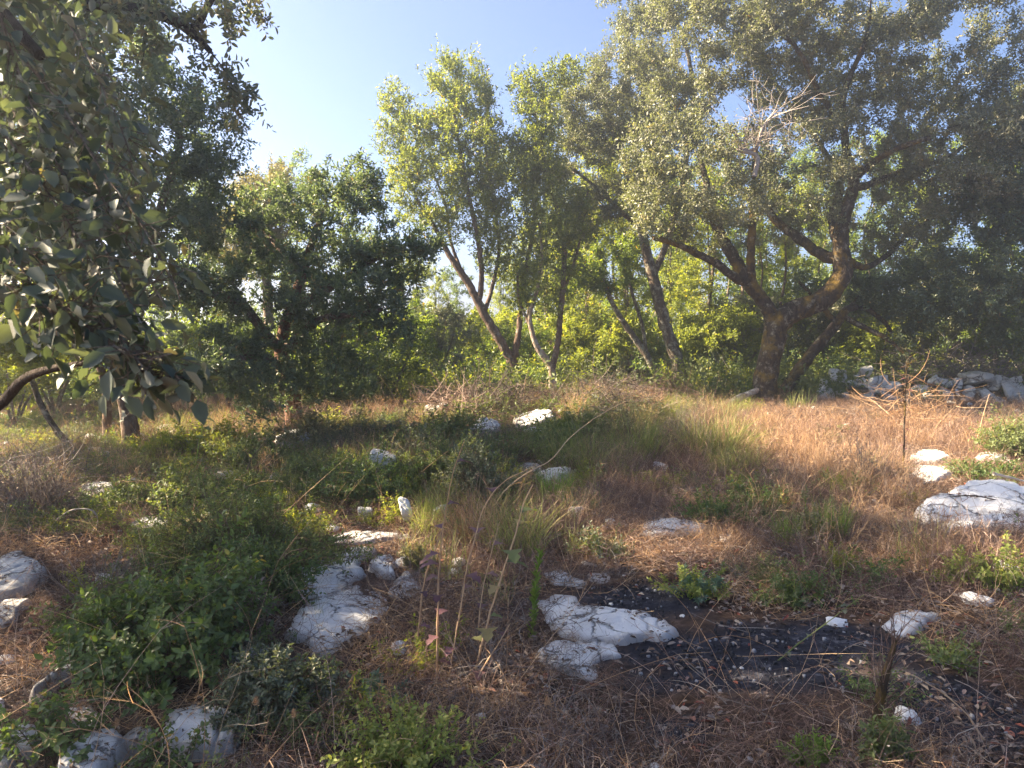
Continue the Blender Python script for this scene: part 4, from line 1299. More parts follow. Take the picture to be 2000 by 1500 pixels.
PROTO = {'a': proto_slim(71, M['lime'], M['bark_thin']), 'b': proto_slim(72, M['lime'], M['bark_arb'], 6.6, 11000, 1.5), 'c': proto_slim(73, M['arb'], M['bark_thin'], 7, 12000, 1.4),
         'd': proto_bush(74, M['lime']), 'e': proto_bush(75, M['arb']), 'f': proto_bush(76, M['oak'], 3.2, 1.7, 11000)}
first = set()
BG = [  # kind, pixel column, distance, scale, label
    ('a', 1135, 20, 1.0, 'slim yellow-green young tree just right of the pale forked trunk'),
    ('b', 1195, 22, 1.05, 'yellow-green young tree seen through the thin grey leaning stem'),
    ('a', 1385, 20.5, .95, 'young tree with pale stem between the lichen-spotted oak and the big oak'),
    ('c', 1440, 23, 1.05, 'green young tree directly behind the left limb of the big oak'),
    ('b', 1560, 24, 1.0, 'yellow-green young tree behind the fork of the big oak'),
    ('c', 1690, 22, 1.0, 'green young tree behind the small leaning oak'),
    ('a', 1790, 23, 1.05, 'yellow-green young tree behind the stone heap'),
    ('c', 1900, 21, 1.1, 'green young tree behind the tumbled dry wall'),
    ('c', 2010, 20, 1.1, 'green young tree behind the shaded oak at the right edge'),
    ('b', 1040, 26, .9, 'far yellow-green young tree between the two middle trunks'),
    ('a', 985, 30, .75, 'far young tree behind the leaning brown trunk'),
    ('c', 1270, 27, 1.15, 'tall green tree in the wood behind the lichen-spotted oak'),
    ('b', 1350, 30, 1.15, 'far yellow-green tree in the wood left of the big oak'),
    ('b', 1620, 30, 1.2, 'far yellow-green tree showing under the right limb of the big oak'),
    ('c', 905, 27, .62, 'green young tree at the right of the sky gap, behind the leaning trunk'),
    ('a', 855, 24, .55, 'yellow-green young tree in the middle of the sky gap'),
    ('b', 800, 22, .6, 'yellow-green young tree right behind the dark strawberry tree'),
    ('a', 1110, 30, 1.1, 'far yellow-green tree behind the pale forked tree'),
    ('b', 60, 16, .9, 'sunlit yellow-green young tree at the far left behind the hanging leaves'),
    ('a', 140, 19, .85, 'sunlit young tree left of the straight brown trunk'),
    ('c', 330, 18, .8, 'green young tree right of the straight brown trunk'),
    ('b', -40, 14, .9, 'yellow-green young tree cut by the left edge'),
    ('c', 450, 22, .75, 'green young tree behind the dark strawberry tree, left side'),
    ('c', 700, 20, .62, 'green young tree behind the dark strawberry tree, right side'),
    ('c', 780, 18, .55, 'small green tree at the left of the sky gap'),
    ('d', 960, 21, .95, 'round yellow-green bush in the sky gap behind the leaning trunk'),
    ('e', 900, 24, .9, 'dark green bush below the sky gap'),
    ('d', 860, 29, .9, 'small far bush at the bottom of the sky gap'),
    ('e', 1010, 19.5, .75, 'green bush behind the base of the two middle trunks'),
    ('d', 1160, 19, .8, 'yellow-green bush between the forked trunk and the thin grey stem'),
    ('e', 1240, 21, .9, 'green bush behind the thin grey leaning stem'),
    ('d', 1400, 19, .85, 'yellow-green bush left of the big mossy trunk'),
    ('f', 1450, 20, .8, 'grey-green bush touching the left of the big mossy trunk'),
    ('d', 1720, 18.5, .85, 'bright sunlit bush behind the stone heap'),
    ('f', 1620, 19.5, .8, 'grey bush behind the small leaning oak'),
    ('f', 1830, 18, .9, 'grey-green bush above the tumbled dry wall'),
    ('e', 1950, 17.5, 1.0, 'dark green bush above the right end of the dry wall'),
    ('e', 640, 15, .8, 'dark green bush under the strawberry tree on its right'),
    ('e', 760, 16, .85, 'dark green bush right of the reddish trunk'),
    ('f', 840, 18.5, .7, 'grey-green bush left of the fallen log'),
    ('e', 430, 13, .75, 'dark green bush under the strawberry tree on its left'),
    ('a', 1075, 22.5, 1.0, 'slim young tree close behind the pale forked trunk'),
    ('a', 1235, 19, .9, 'slim young tree left of the lichen-spotted trunk'),
    ('c', 1480, 26, 1.15, 'tall green tree behind the crown of the big oak, left part'),
    ('c', 1600, 27, 1.2, 'tall green tree behind the crown of the big oak, middle part'),
    ('c', 1730, 26, 1.2, 'tall green tree behind the crown of the big oak, right part'),
    ('b', 1510, 19.5, .8, 'yellow-green young tree just behind the mossy trunk'),
    ('a', 1300, 24, 1.0, 'slim yellow-green tree right of the lichen-spotted trunk'),
    ('c', 560, 19, .85, 'green young tree behind the middle of the dark strawberry tree'),
    ('d', 100, 13, .75, 'sunlit bush at the foot of the young trees on the far left'),
    ('d', 20, 11.5, .6, 'sunlit bush at the left edge'),
    ('d', 330, 14.5, .65, 'sunlit bush just right of the straight brown trunk'),
]
rs = np.random.RandomState(90)
for k, px, Yd, sc, lab in BG:
    x = float(at(px, 640, Yd)[0])
    grp = 'young trees of the wood' if k in 'abc' else 'bushes of the wood'
    rz = rs.rand() * 6.28
    if k not in first:
        first.add(k)
        o = PROTO[k]
        o.location = (x, Yd, float(height(x, Yd)))
        o.rotation_euler = (0, 0, rz)
        o.scale = (sc, sc, sc)
        o['label'], o['group'] = lab, grp
    else:
        copy_tree(PROTO[k], x, Yd, rz, sc, lab, grp)

# far wood that reads as one mass down the slope
g = Geo()
rs = np.random.RandomState(91)
n = 6000
yy = 34 + rs.rand(n) ** 1.6 * 120
xx = (rs.rand(n) * 2 - 1) * yy * .85
cz = height(xx, yy) + rs.rand(n) * 3.2
sprigs(g, rs, np.stack([xx, yy, cz], 1), rs.randn(n, 3), .4 + yy * .012, 12, .3, .16, LEAF2, spread=1.2)
g.build('far_wood', M['arb'], kind='stuff', label='far wood falling away behind the clearing')

# ------------------------------------------------------------------ shrubs and herbs
def plant(name, label, cat, px, py, w_px, h_px, leafmat, stemmat, ns=60, nl=26, ll=.03, lw=.016, tpl=LEAF2, seed=1, spread=.9, droop=.15, nsp=3, Ls=.1, upn=.6, splay=.7, start=.25, sw=.004, group=None, depthk=.8,
          whorl=0., Y=None):
    """a leafy plant whose foot shows at (px, py), w_px wide and h_px tall in the picture"""
    rs = np.random.RandomState(seed)
    p = gnd(px, py)
    k = p[1] / FPX
    w, h = w_px * k, h_px * k
    root = thing(name, label, cat, p, group)
    a = rs.rand(ns) * 6.283
    rr = np.sqrt(rs.rand(ns))
    ph = rs.rand(4) * 6.283
    lob = 1 + .22 * np.sin(2 * a + ph[0]) + .16 * np.sin(3 * a + ph[1]) + .12 * np.sin(5 * a + ph[2])
    tx, ty = np.cos(a) * rr * w / 2 * lob, np.sin(a) * rr * w / 2 * depthk * lob
    hh = np.clip(.72 + .5 * vn(tx, ty, .3 * w, seed) + .22 * vn(tx, ty, .12 * w, seed + 1), .25, 1.2) * rs.uniform(.45, 1.12, ns)
    tip = np.stack([tx, ty, h * (1 - .5 * rr ** 2) * hh], 1)
    base = tip * np.array([1 - splay, 1 - splay, 0]) + rs.randn(ns, 3) * np.array([.02, .02, 0])
    base[:, 2] = -.02
    mid = (base + tip) / 2 + np.array([0, 0, .12]) * h + rs.randn(ns, 3) * .08 * h
    t = np.linspace(0, 1, 6)[None, :, None]
    C = base[:, None] * (1 - t) ** 2 + 2 * mid[:, None] * t * (1 - t) + tip[:, None] * t ** 2
    gz = height(p[0] + C[..., 0], p[1] + C[..., 1]) - p[2]
    C[..., 2] += gz
    C += p
    g = Geo()
    for i in range(ns):
        tube(g, C[i], np.linspace(sw, sw * .35, 6), 3)
    # side sprigs
    m = ns * nsp
    ki = np.repeat(np.arange(ns), nsp)
    f = start + (1 - start) * rs.rand(m)
    f[::nsp] = 1.0
    fi = np.clip(f * 5, 0, 4.999)
    i0 = fi.astype(int)
    u = (fi - i0)[:, None]
    b = C[ki, i0] * (1 - u) + C[ki, np.minimum(i0 + 1, 5)] * u
    tang = nrm(C[ki, np.minimum(i0 + 1, 5)] - C[ki, i0])
    d = tang * .7 + rs.randn(m, 3) * .55 + np.array([0, 0, .3])
    d[::nsp] = tang[::nsp] + rs.randn(len(tang[::nsp]), 3) * .2
    Ls_ = Ls * rs.uniform(.6, 1.3, m)
    strands(g, rs, b, d, Ls_, sw * .6, 1, 0, 0, 3)
    g.build('stems', stemmat, root, kind='stuff')
    g = Geo()
    b2 = b - nrm(d) * 0
    sprigs(g, rs, b2, d, Ls_, max(3, nl // nsp), ll, lw, tpl, spread=spread, upn=upn, whorl=whorl)
    g.build('foliage', leafmat, root, kind='stuff')
    return root


SH, HB, TW = M['shrub'], M['herb'], M['twig']
plant('evergreen_shrub', 'large glossy green shrub with sun flecks on the left', 'shrub', 330, 1300, 430, 270, SH, M['bark_arb'], 300, 38, .034, .018, LEAF4, 1, nsp=4, Ls=.11, depthk=.9)
plant('evergreen_shrub', 'broad mid-green shrub behind the glossy shrub, reaching right', 'shrub', 480, 1110, 400, 150, HB, M['bark_arb'], 300, 40, .026, .012, LEAF2, 2, nsp=4, Ls=.1)
plant('evergreen_shrub', 'mid-green shrub left of the white outcrop', 'shrub', 520, 1180, 170, 150, SH, M['bark_arb'], 140, 36, .026, .013, LEAF4, 3, nsp=4, Ls=.09)
plant('evergreen_shrub', 'dark grey-green shrub beside the bottom limestone mound', 'shrub', 545, 1410, 210, 180, M['greyherb'], M['bark_arb'], 170, 40, .022, .011, LEAF4, 4, nsp=4, Ls=.07)
plant('evergreen_shrub', 'green leafy sprigs over the limestone in the bottom left corner', 'shrub', 90, 1500, 240, 170, SH, M['bark_arb'], 30, 28, .028, .016, LEAF4, 5, nsp=4, Ls=.08)
plant('evergreen_shrub', 'small round-leaved shrub at the very bottom left of the mound', 'shrub', 330, 1500, 130, 90, SH, M['bark_arb'], 18, 26, .022, .013, LEAF4, 6, nsp=4, Ls=.06)
plant('evergreen_shrub', 'low green shrub in front of the glossy shrub', 'shrub', 250, 1360, 160, 60, SH, M['bark_arb'], 34, 30, .026, .015, LEAF4, 7, nsp=4, Ls=.07)
plant('evergreen_shrub', 'green shrub on the left slope above the hidden limestone', 'shrub', 330, 1000, 200, 90, HB, M['bark_thin'], 150, 36, .032, .015, LEAF2, 8, nsp=4)
plant('evergreen_shrub', 'dark shrub in front of the upright jagged limestone', 'shrub', 720, 985, 190, 95, SH, M['bark_thin'], 170, 36, .03, .014, LEAF2, 9, nsp=4)
plant('evergreen_shrub', 'olive shrub right of the upright jagged limestone', 'shrub', 860, 955, 190, 110, HB, M['bark_thin'], 180, 36, .032, .014, LEAF2, 10, nsp=4)
plant('evergreen_shrub', 'dark olive shrub left of the fennel tuft', 'shrub', 930, 985, 160, 120, M['greyherb'], M['bark_thin'], 150, 36, .03, .012, LEAF2, 11, nsp=4)
plant('evergreen_shrub', 'green shrub below the flat white limestone', 'shrub', 850, 885, 190, 70, HB, M['bark_thin'], 170, 36, .045, .02, LEAF2, 12, nsp=4, Ls=.16)
plant('evergreen_shrub', 'green shrub under the boulder at the forked trunk', 'shrub', 1100, 870, 170, 70, HB, M['bark_thin'], 170, 36, .045, .02, LEAF2, 13, nsp=4, Ls=.16)
plant('evergreen_shrub', 'pale green shrub at the foot of the reddish trunk', 'shrub', 630, 870, 180, 60, M['pale'], M['bark_thin'], 160, 36, .045, .02, LEAF2, 14, nsp=4, Ls=.16)
plant('evergreen_shrub', 'yellow-green shrub on the left beside the brown trunk', 'shrub', 400, 890, 190, 60, M['lime'], M['bark_thin'], 150, 36, .045, .02, LEAF2, 15, nsp=4, Ls=.16)
plant('evergreen_shrub', 'sunlit green shrub behind the flat grey limestone patch', 'shrub', 500, 915, 180, 60, HB, M['bark_thin'], 150, 36, .04, .018, LEAF2, 16, nsp=4, Ls=.14)
plant('evergreen_shrub', 'green shrub between the upright limestone and the left clearing', 'shrub', 610, 960, 190, 75, HB, M['bark_thin'], 160, 36, .036, .016, LEAF2, 17, nsp=4, Ls=.12)
plant('evergreen_shrub', 'grey-green bush cut by the right edge above the smooth hump', 'shrub', 1985, 900, 130, 130, HB, M['bark_thin'], 130, 36, .036, .016, LEAF2, 18, nsp=4, Ls=.14)
plant('herb', 'green trailing plant lying on the right limestone outcrop', 'plant', 1930, 935, 170, 40, SH, M['bark_thin'], 90, 30, .034, .016, LEAF2, 19, nsp=4)
plant('spurge', 'bright lime-green spurge bush at the bottom centre', 'plant', 800, 1500, 300, 190, M['limeherb'], M['fresh'], 75, 32, .017, .010, LEAF4, 20, nsp=4, Ls=.07, start=.35)
plant('spurge', 'yellow-green herb below the curved slab on the right', 'plant', 1350, 1165, 140, 80, M['limeherb'], M['fresh'], 26, 30, .02, .011, LEAF4, 21, nsp=4, Ls=.06)
plant('spurge', 'sunlit yellow-green herb at the right edge', 'plant', 1960, 1155, 150, 100, M['limeherb'], M['fresh'], 40, 30, .022, .012, LEAF4, 22, nsp=4, Ls=.07)
plant('spurge', 'small lit herb left of the right-edge yellow-green herb', 'plant', 1865, 1145, 60, 60, M['limeherb'], M['fresh'], 24, 30, .02, .011, LEAF4, 23, nsp=4, Ls=.06)
plant('spurge', 'little blue-green spurge rosette in front of the yellow-green herb', 'plant', 1368, 1170, 60, 40, M['bluegreen'], M['fresh'], 14, 60, .03, .006, NARROW, 24, nsp=2, Ls=.08, whorl=.2)
plant('spurge', 'little blue-green spurge rosette behind the lime-green bush', 'plant', 745, 1380, 40, 45, M['bluegreen'], M['fresh'], 8, 60, .028, .006, NARROW, 25, nsp=2, Ls=.08, whorl=.2)
plant('herb', 'green herb clump on the brown ground right of the burnt slabs', 'plant', 1540, 1180, 120, 80, HB, M['fresh'], 30, 30, .024, .012, LEAF4, 26, nsp=4, Ls=.07)
plant('herb', 'pale green upright herb in the middle of the right clearing', 'plant', 1590, 1070, 110, 90, M['pale'], M['fresh'], 50, 36, .028, .012, LEAF4, 27, nsp=4, Ls=.09)
plant('herb', 'green herb behind the curved slab on the right', 'plant', 1390, 1030, 110, 70, SH, M['fresh'], 70, 36, .026, .012, LEAF4, 28, nsp=4, Ls=.09)
plant('herb', 'dark green herb clump left of the pale upright herb', 'plant', 1480, 1000, 120, 60, SH, M['fresh'], 80, 36, .03, .013, LEAF2, 29, nsp=4, Ls=.1)
plant('herb', 'small variegated herb at the right end of the white outcrop', 'plant', 815, 1115, 60, 55, M['pale'], M['fresh'], 26, 36, .024, .014, LEAF4, 30, nsp=4, Ls=.05)
plant('herb', 'green seedling at the bottom right under the stump', 'plant', 1580, 1500, 60, 50, M['fresh'], M['fresh'], 20, 40, .024, .005, NARROW, 31, nsp=3, Ls=.06)
plant('herb', 'green herb at the foot of the dry broken stump', 'plant', 1725, 1490, 80, 90, HB, M['fresh'], 30, 34, .02, .009, LEAF4, 32, nsp=3, Ls=.06)
plant('herb', 'green herb in the dry grass below the stone heap', 'plant', 1640, 960, 90, 40, HB, M['fresh'], 70, 30, .03, .014, LEAF2, 33, nsp=4, Ls=.1)
plant('herb', 'yellow-green bush foot below the reddish trunk', 'plant', 640, 836, 70, 32, M['limeherb'], M['fresh'], 50, 30, .05, .022, LEAF2, 34, nsp=4, Ls=.14)
plant('dead_shrub', 'leafless brown shrub at the left edge of the clearing', 'dead shrub', 70, 1010, 220, 130, M['litter'], TW, 260, 8, .02, .01, LEAF2, 35, nsp=4, Ls=.2, sw=.005)


plant('dead_shrub', 'dry brown twiggy patch at the right of the glossy shrub', 'dead shrub', 480, 1270, 150, 110, M['litter'], TW, 60, 10, .024, .012, LEAF4, 36, nsp=4, Ls=.1, sw=.003)
plant('evergreen_shrub', 'pale green sprigs rising out of the left end of the glossy shrub', 'shrub', 190, 1240, 150, 150, HB, M['bark_thin'], 40, 26, .026, .012, LEAF4, 37, nsp=4, Ls=.09)
plant('dead_shrub', 'bare grey twigs standing above the glossy shrub', 'dead shrub', 200, 1180, 200, 140, M['litter'], TW, 46, 4, .016, .008, LEAF2, 38, nsp=4, Ls=.16, sw=.004)
plant('herb', 'grey-green herb among the dry grass behind the large slab', 'plant', 1180, 1085, 120, 60, M['greyherb'], M['fresh'], 40, 26, .022, .010, LEAF4, 39, nsp=4, Ls=.07)
plant('herb', 'faint green herb in the brown tangle at lower right', 'plant', 1860, 1300, 130, 70, HB, M['fresh'], 20, 26, .02, .010, LEAF4, 40, nsp=4, Ls=.06)


plant('weed', 'tall wispy grey-green weeds right of the upright jagged limestone', 'plant', 800, 930, 220, 130, M['greyherb'], M['bark_thin'], 90, 22, .034, .012, LEAF2, 41, nsp=4, Ls=.14)
plant('weed', 'tall wispy green weeds left of the middle limestone ledge', 'plant', 985, 910, 190, 110, HB, M['bark_thin'], 90, 22, .036, .013, LEAF2, 42, nsp=4, Ls=.14)
plant('weed', 'tall pale weeds in the grass below the brown brush heap', 'plant', 1230, 860, 220, 95, M['pale'], M['bark_thin'], 90, 20, .04, .014, LEAF2, 43, nsp=4, Ls=.16)
plant('weed', 'dull green weeds between the flat limestone and the thin slanting stem', 'plant', 720, 870, 200, 70, M['greyherb'], M['bark_thin'], 110, 20, .042, .016, LEAF2, 44, nsp=4, Ls=.16)
plant('weed', 'brown seeding weeds in the dry grass left of the big oak', 'plant', 1340, 880, 180, 100, M['litter'], TW, 80, 12, .024, .01, LEAF2, 45, nsp=4, Ls=.16)
plant('weed', 'brown seeding weeds standing left of the limestone at the right edge', 'plant', 1690, 950, 170, 110, M['litter'], TW, 60, 12, .02, .009, LEAF2, 46, nsp=4, Ls=.14)


plant('weed', 'green weeds growing in front of the dark heap of dead twigs', 'plant', 960, 815, 190, 40, HB, M['bark_thin'], 110, 18, .05, .02, LEAF2, 47, nsp=4, Ls=.16)
plant('weed', 'grey-green weeds growing in front of the brown heap of dead twigs', 'plant', 1210, 815, 190, 45, M['greyherb'], M['bark_thin'], 110, 18, .05, .02, LEAF2, 48, nsp=4, Ls=.16)


# feathery fennel-like tufts and grass tufts
def tuft(name, label, cat, px, py, w_px, h_px, m, n=260, seed=1, w=.003, up=1.0, droop=.3, curl=.25, group=None, nseg=4):
    rs = np.random.RandomState(seed)
    p = gnd(px, py)
    k = p[1] / FPX
    R, h = w_px * k / 2, h_px * k
    a = rs.rand(n) * 6.283
    rr = np.sqrt(rs.rand(n))
    wide = .45 if 'fennel' in name else .85
    b = np.stack([np.cos(a) * rr * R * wide, np.sin(a) * rr * R * wide * .9, np.zeros(n)], 1) + p
    b[:, 2] = height(b[:, 0], b[:, 1]) - .01
    d = np.stack([np.cos(a) * rr * R, np.sin(a) * rr * R, h * up * np.ones(n)], 1)
    if wide > .5:
        d = d * np.array([.3, .3, 1]) + rs.randn(n, 3) * np.array([.35, .35, .1]) * h
        keep = vn(b[:, 0], b[:, 1], .3, seed) > -.25
        b, d, n = b[keep], d[keep], int(keep.sum())
    g = Geo()
    strands(g, rs, b, d, h * rs.uniform(.5, 1.2, n), w * (1 + p[1] * .06), nseg, curl, droop, 2)
    o = g.build(name, m)
    o['kind'] = 'thing'
    tag(o, label, cat, group)
    return o


G = 'tufts of grass'
tuft('fennel_tuft', 'bright green feathery tuft beside the middle limestone ledge', 'plant', 1085, 985, 70, 70, M['fresh'], 420, 1, .003, droop=.1, curl=.2)
tuft('fennel_tuft', 'feathery green tuft on the right clearing, right of the pale herb', 'plant', 1625, 1070, 70, 100, M['fresh'], 300, 2, .0025, droop=.1, curl=.25)
tuft('fennel_tuft', 'feathery green tuft on the right clearing, left of the pale herb', 'plant', 1535, 1070, 60, 75, M['fresh'], 220, 3, .0025, droop=.1, curl=.25)
tuft('grass_tuft', 'tall green grass right of the boulder by the forked trunk', 'grass tuft', 1200, 900, 200, 110, M['grass'], 900, 4, .004, droop=.5, curl=.35, group=G)
tuft('grass_tuft', 'green grass below the boulder by the forked trunk', 'grass tuft', 1120, 920, 140, 90, M['grass'], 600, 5, .004, droop=.5, curl=.35, group=G)
tuft('grass_tuft', 'green and yellow grass left of the big oak foot', 'grass tuft', 1395, 900, 130, 110, M['grass'], 600, 6, .004, droop=.5, curl=.35, group=G)
tuft('grass_tuft', 'green grass at the right of the thistle stalks', 'grass tuft', 1010, 1090, 110, 130, M['grass'], 340, 7, .003, droop=.6, curl=.4, group=G)
tuft('grass_tuft', 'dry mixed grass left of the green grass by the thistles', 'grass tuft', 940, 1060, 150, 120, M['straw'], 420, 8, .0028, droop=.7, curl=.5, group=G)
tuft('grass_tuft', 'green grass in front of the standing white stone', 'grass tuft', 840, 1030, 110, 90, M['grass'], 300, 9, .003, droop=.5, curl=.4, group=G)
tuft('grass_tuft', 'yellow lit grass behind the fallen log', 'grass tuft', 850, 790, 90, 50, M['grass'], 300, 10, .005, droop=.3, group=G)
tuft('grass_tuft', 'green grass tuft below the small leaning oak', 'grass tuft', 1560, 800, 70, 40, M['grass'], 220, 11, .005, droop=.4, group=G)
tuft('grass_tuft', 'yellow grass at the edge of the sunlit dry grass', 'grass tuft', 1440, 930, 110, 70, M['grass'], 420, 12, .004, droop=.5, curl=.35, group=G)
tuft('grass_tuft', 'thin dry grass on the broad front slab edge', 'grass tuft', 615, 1215, 70, 90, M['greyherb'], 40, 13, .0018, droop=.3, group=G)
tuft('grass_tuft', 'long bent grass over the strip of limestone', 'grass tuft', 1085, 1095, 120, 110, M['grass'], 150, 14, .0025, droop=.8, curl=.5, group=G)


# tall stalks
def stalk(name, label, cat, pts, r, m, leafm=None, nleaf=0, seed=1, Y=None, leaf_len=.09, side=0, group=None, lean=0.0):
    """a single stem traced upwards from its foot at pts[0]"""
    rs = np.random.RandomState(seed)
    p0 = gnd(*pts[0])
    Yd = p0[1] if Y is None else Y
    W = [at(a, b, Yd + lean * i / max(1, len(pts) - 1)) for i, (a, b) in enumerate(pts)]
    if Y is None:
        W[0] = p0 - np.array([0, 0, .02])
    root = thing(name, label, cat, W[0], group)
    g = Geo()
    r = r * .8
    Q, q = smooth_line(W, np.linspace(r, r * .4, len(W)), .03)
    q = q * (1 + .35 * (np.arange(len(q)) % 5 == 0))
    Q = Q + np.cumsum(rs.randn(*Q.shape) * .0012, 0)
    tube(g, Q, q, 6, var=rs.uniform(.6, 1))
    T = nrm(np.gradient(Q, axis=0))
    if side:
        k = rs.randint(len(Q) // 2, len(Q), side)
        strands(g, rs, Q[k], T[k] + rs.randn(side, 3) * .5, .08 + .12 * rs.rand(side), r * .6, 3, .2, .1, 3)
    g.build('stem', m, root, smooth=True)
    for i in range(nleaf):
        k = int(len(Q) * (.12 + .8 * (i + rs.rand()) / nleaf))
        k = min(k, len(Q) - 1)
        n = 6
        t = np.linspace(0, 1, n)
        wd = .3 * np.sin(np.pi * t ** .7) ** .7 * (1 + .35 * (-1) ** np.arange(n))
        wd[0], wd[-1] = .05, 0
        bend = -.45 * t ** 2
        a = rs.rand() * 6.28
        ax = nrm(np.array([math.cos(a), math.sin(a), .15 + .3 * rs.rand()]))
        x = nrm(np.cross(ax, [0, 0, 1]))
        z = np.cross(x, ax)
        ll = leaf_len * rs.uniform(.6, 1.2)
        c = Q[k] + ll * (t[:, None] * ax + bend[:, None] * np.array([0, 0, 1]))
        V = np.concatenate([c, c + ll * (wd[:, None] * x + .3 * wd[:, None] * z), c + ll * (-wd[:, None] * x + .3 * wd[:, None] * z)])
        j = np.arange(n - 1)
        F = np.concatenate([np.stack([j, j + n, j + n + 1, j + 1], 1), np.stack([j, j + 1, j + 2 * n + 1, j + 2 * n], 1)])
        g = Geo()
        g.add(V, F, rs.rand())
        g.build('leaf', leafm, root)
    return root


ST = M['straw']
TG = 'tall thistle stalks in the centre'
stalk('thistle_stalk', 'leftmost tall thistle stalk of the centre group', 'thistle', [(812, 1300), (818, 1210), (830, 1130), (848, 1080), (868, 1020), (885, 930), (908, 860)], .006, ST, M['purple'], 6, 1, group=TG, lean=.2)
stalk('thistle_stalk', 'thick upright thistle stalk with purple leaves', 'thistle', [(852, 1330), (855, 1240), (858, 1150), (862, 1080), (868, 1030)], .0075, ST, M['purple'], 7, 2, group=TG)
stalk('thistle_stalk', 'thin thistle stalk in the middle of the centre group', 'thistle', [(876, 1320), (890, 1240), (905, 1160), (915, 1100), (930, 1040), (945, 990), (980, 940), (1030, 912)], .005, ST, M['purple'], 5, 3, group=TG)
stalk('thistle_stalk', 'tall right thistle stalk with green jagged leaves', 'thistle', [(925, 1320), (945, 1240), (965, 1170), (985, 1110), (1003, 1050), (1018, 990), (1040, 945)], .0075, ST, M['herb'], 8, 4, group=TG, leaf_len=.11)
stalk('thistle_stalk', 'thin brown thistle stalk right of the purple one', 'thistle', [(930, 1260), (945, 1150), (960, 1080), (975, 1020)], .004, ST, M['purple'], 4, 5, group=TG)
stalk('thistle_stalk', 'short leaning stalk at the right of the thistles', 'thistle', [(920, 1335), (960, 1280), (995, 1220)], .005, ST, M['purple'], 2, 6, group=TG)
stalk('dry_stalk', 'long straw stalk arching right above the fennel tuft', 'dry stalk', [(950, 1010), (985, 960), (1030, 925), (1075, 900), (1110, 860), (1160, 820), (1225, 783)], .008, ST, seed=7, lean=1.0)
stalk('dry_stalk', 'thin leaning straw stem right of the thick thistle', 'dry stalk', [(885, 985), (900, 930), (910, 880)], .006, ST, seed=8)
stalk('dry_stalk', 'dark upright seed stalk in the sunlit grass on the right', 'dry stalk', [(1765, 930), (1766, 880), (1768, 820), (1770, 760), (1772, 700)], .014, M['bark_oak'], M['purple'], 16, 9, side=40, leaf_len=.07)
stalk('dry_stalk', 'bare straw stem in front of the dry wall', 'dry stalk', [(1905, 870), (1918, 820), (1932, 770)], .009, ST, seed=10, side=3)
stalk('dry_stalk', 'bleached stick standing behind the curved slab', 'dry stalk', [(1452, 1020), (1468, 995), (1490, 975)], .007, ST, seed=11)
stalk('green_shoot', 'upright bright green fleabane shoot left of the large slab', 'plant', [(1038, 1250), (1043, 1190), (1048, 1130), (1055, 1080)], .004, M['fresh'], seed=12)
rs = np.random.RandomState(44)
# its narrow leaves
def shoot_leaves(pts, n, seed, lab_parent, m, ll=.05, lw=.007):
    rs = np.random.RandomState(seed)
    W = [gnd(*pts[0])] + [at(a, b, gnd(*pts[0])[1]) for a, b in pts[1:]]
    Q, q = smooth_line(W, np.ones(len(W)), .01)
    g = Geo()
    k = rs.randint(0, len(Q), n)
    a = rs.rand(n) * 6.28
    ax = np.stack([np.cos(a) * .6, np.sin(a) * .6, np.ones(n)], 1)
    V, F, A = leaves(rs, Q[k], ax, np.stack([-np.cos(a), -np.sin(a), .6 + 0 * a], 1), ll * rs.uniform(.6, 1.2, n), lw * np.ones(n), NARROW, rs.rand(n))
    g.add(V, F, A)
    g.build('foliage', m, lab_parent, kind='stuff')


shoot_leaves([(1038, 1250), (1043, 1190), (1048, 1130), (1055, 1080)], 170, 1, [o for o in COL.objects if o.name.startswith('green_shoot')][0], M['fresh'])
for i, (pts, lab) in enumerate([([(95, 960), (110, 900), (390, 760)], None)]):
    pass
o = stalk('climbing_stem', 'green leafy climbing stem right of the brown trunk', 'plant', [(378, 940), (385, 880), (395, 830), (402, 780)], .006, M['fresh'], M['herb'], 9, 13, leaf_len=.12)
o = stalk('climbing_stem', 'thin dark stem slanting right in the left clearing', 'plant', [(465, 960), (490, 900), (530, 855), (580, 810), (640, 770)], .005, M['bark_thin'], M['herb'], 5, 14, leaf_len=.08)
stalk('dry_stalk', 'pale bent dead stem over the glossy shrub', 'dead branch', [(85, 1040), (130, 1000), (175, 993), (190, 1010), (185, 1030), (160, 1060), (120, 1120)], .008, M['twig'], seed=15, side=10)
stalk('dry_stalk', 'thin grey dead stem arching behind the glossy shrub', 'dead branch', [(150, 995), (200, 998), (250, 1015), (280, 1040)], .006, M['twig'], seed=16, side=5)
stalk('dry_stalk', 'long green-grey stem lying across the burnt patch', 'dry stalk', [(1510, 1290), (1560, 1260), (1620, 1215), (1690, 1165)], .0045, M['herb'], M['greyherb'], 5, 17, leaf_len=.04)
stalk('dry_stalk', 'thin bleached stem bent over the bottom right', 'dry stalk', [(1945, 1470), (1890, 1400), (1840, 1355), (1790, 1325), (1765, 1315)], .0045, ST, seed=18, side=2)
stalk('dry_stalk', 'bare dark branch lying over the smooth hump', 'dead branch', [(1800, 985), (1850, 972), (1900, 968), (1950, 978), (2010, 995)], .01, M['bark_oak'], seed=19, Y=6.2)
stalk('dry_stalk', 'pale dead limb at the right edge behind the smooth hump', 'dead branch', [(1940, 925), (1970, 932), (2010, 942)], .02, M['twig'], seed=20, Y=7.0)
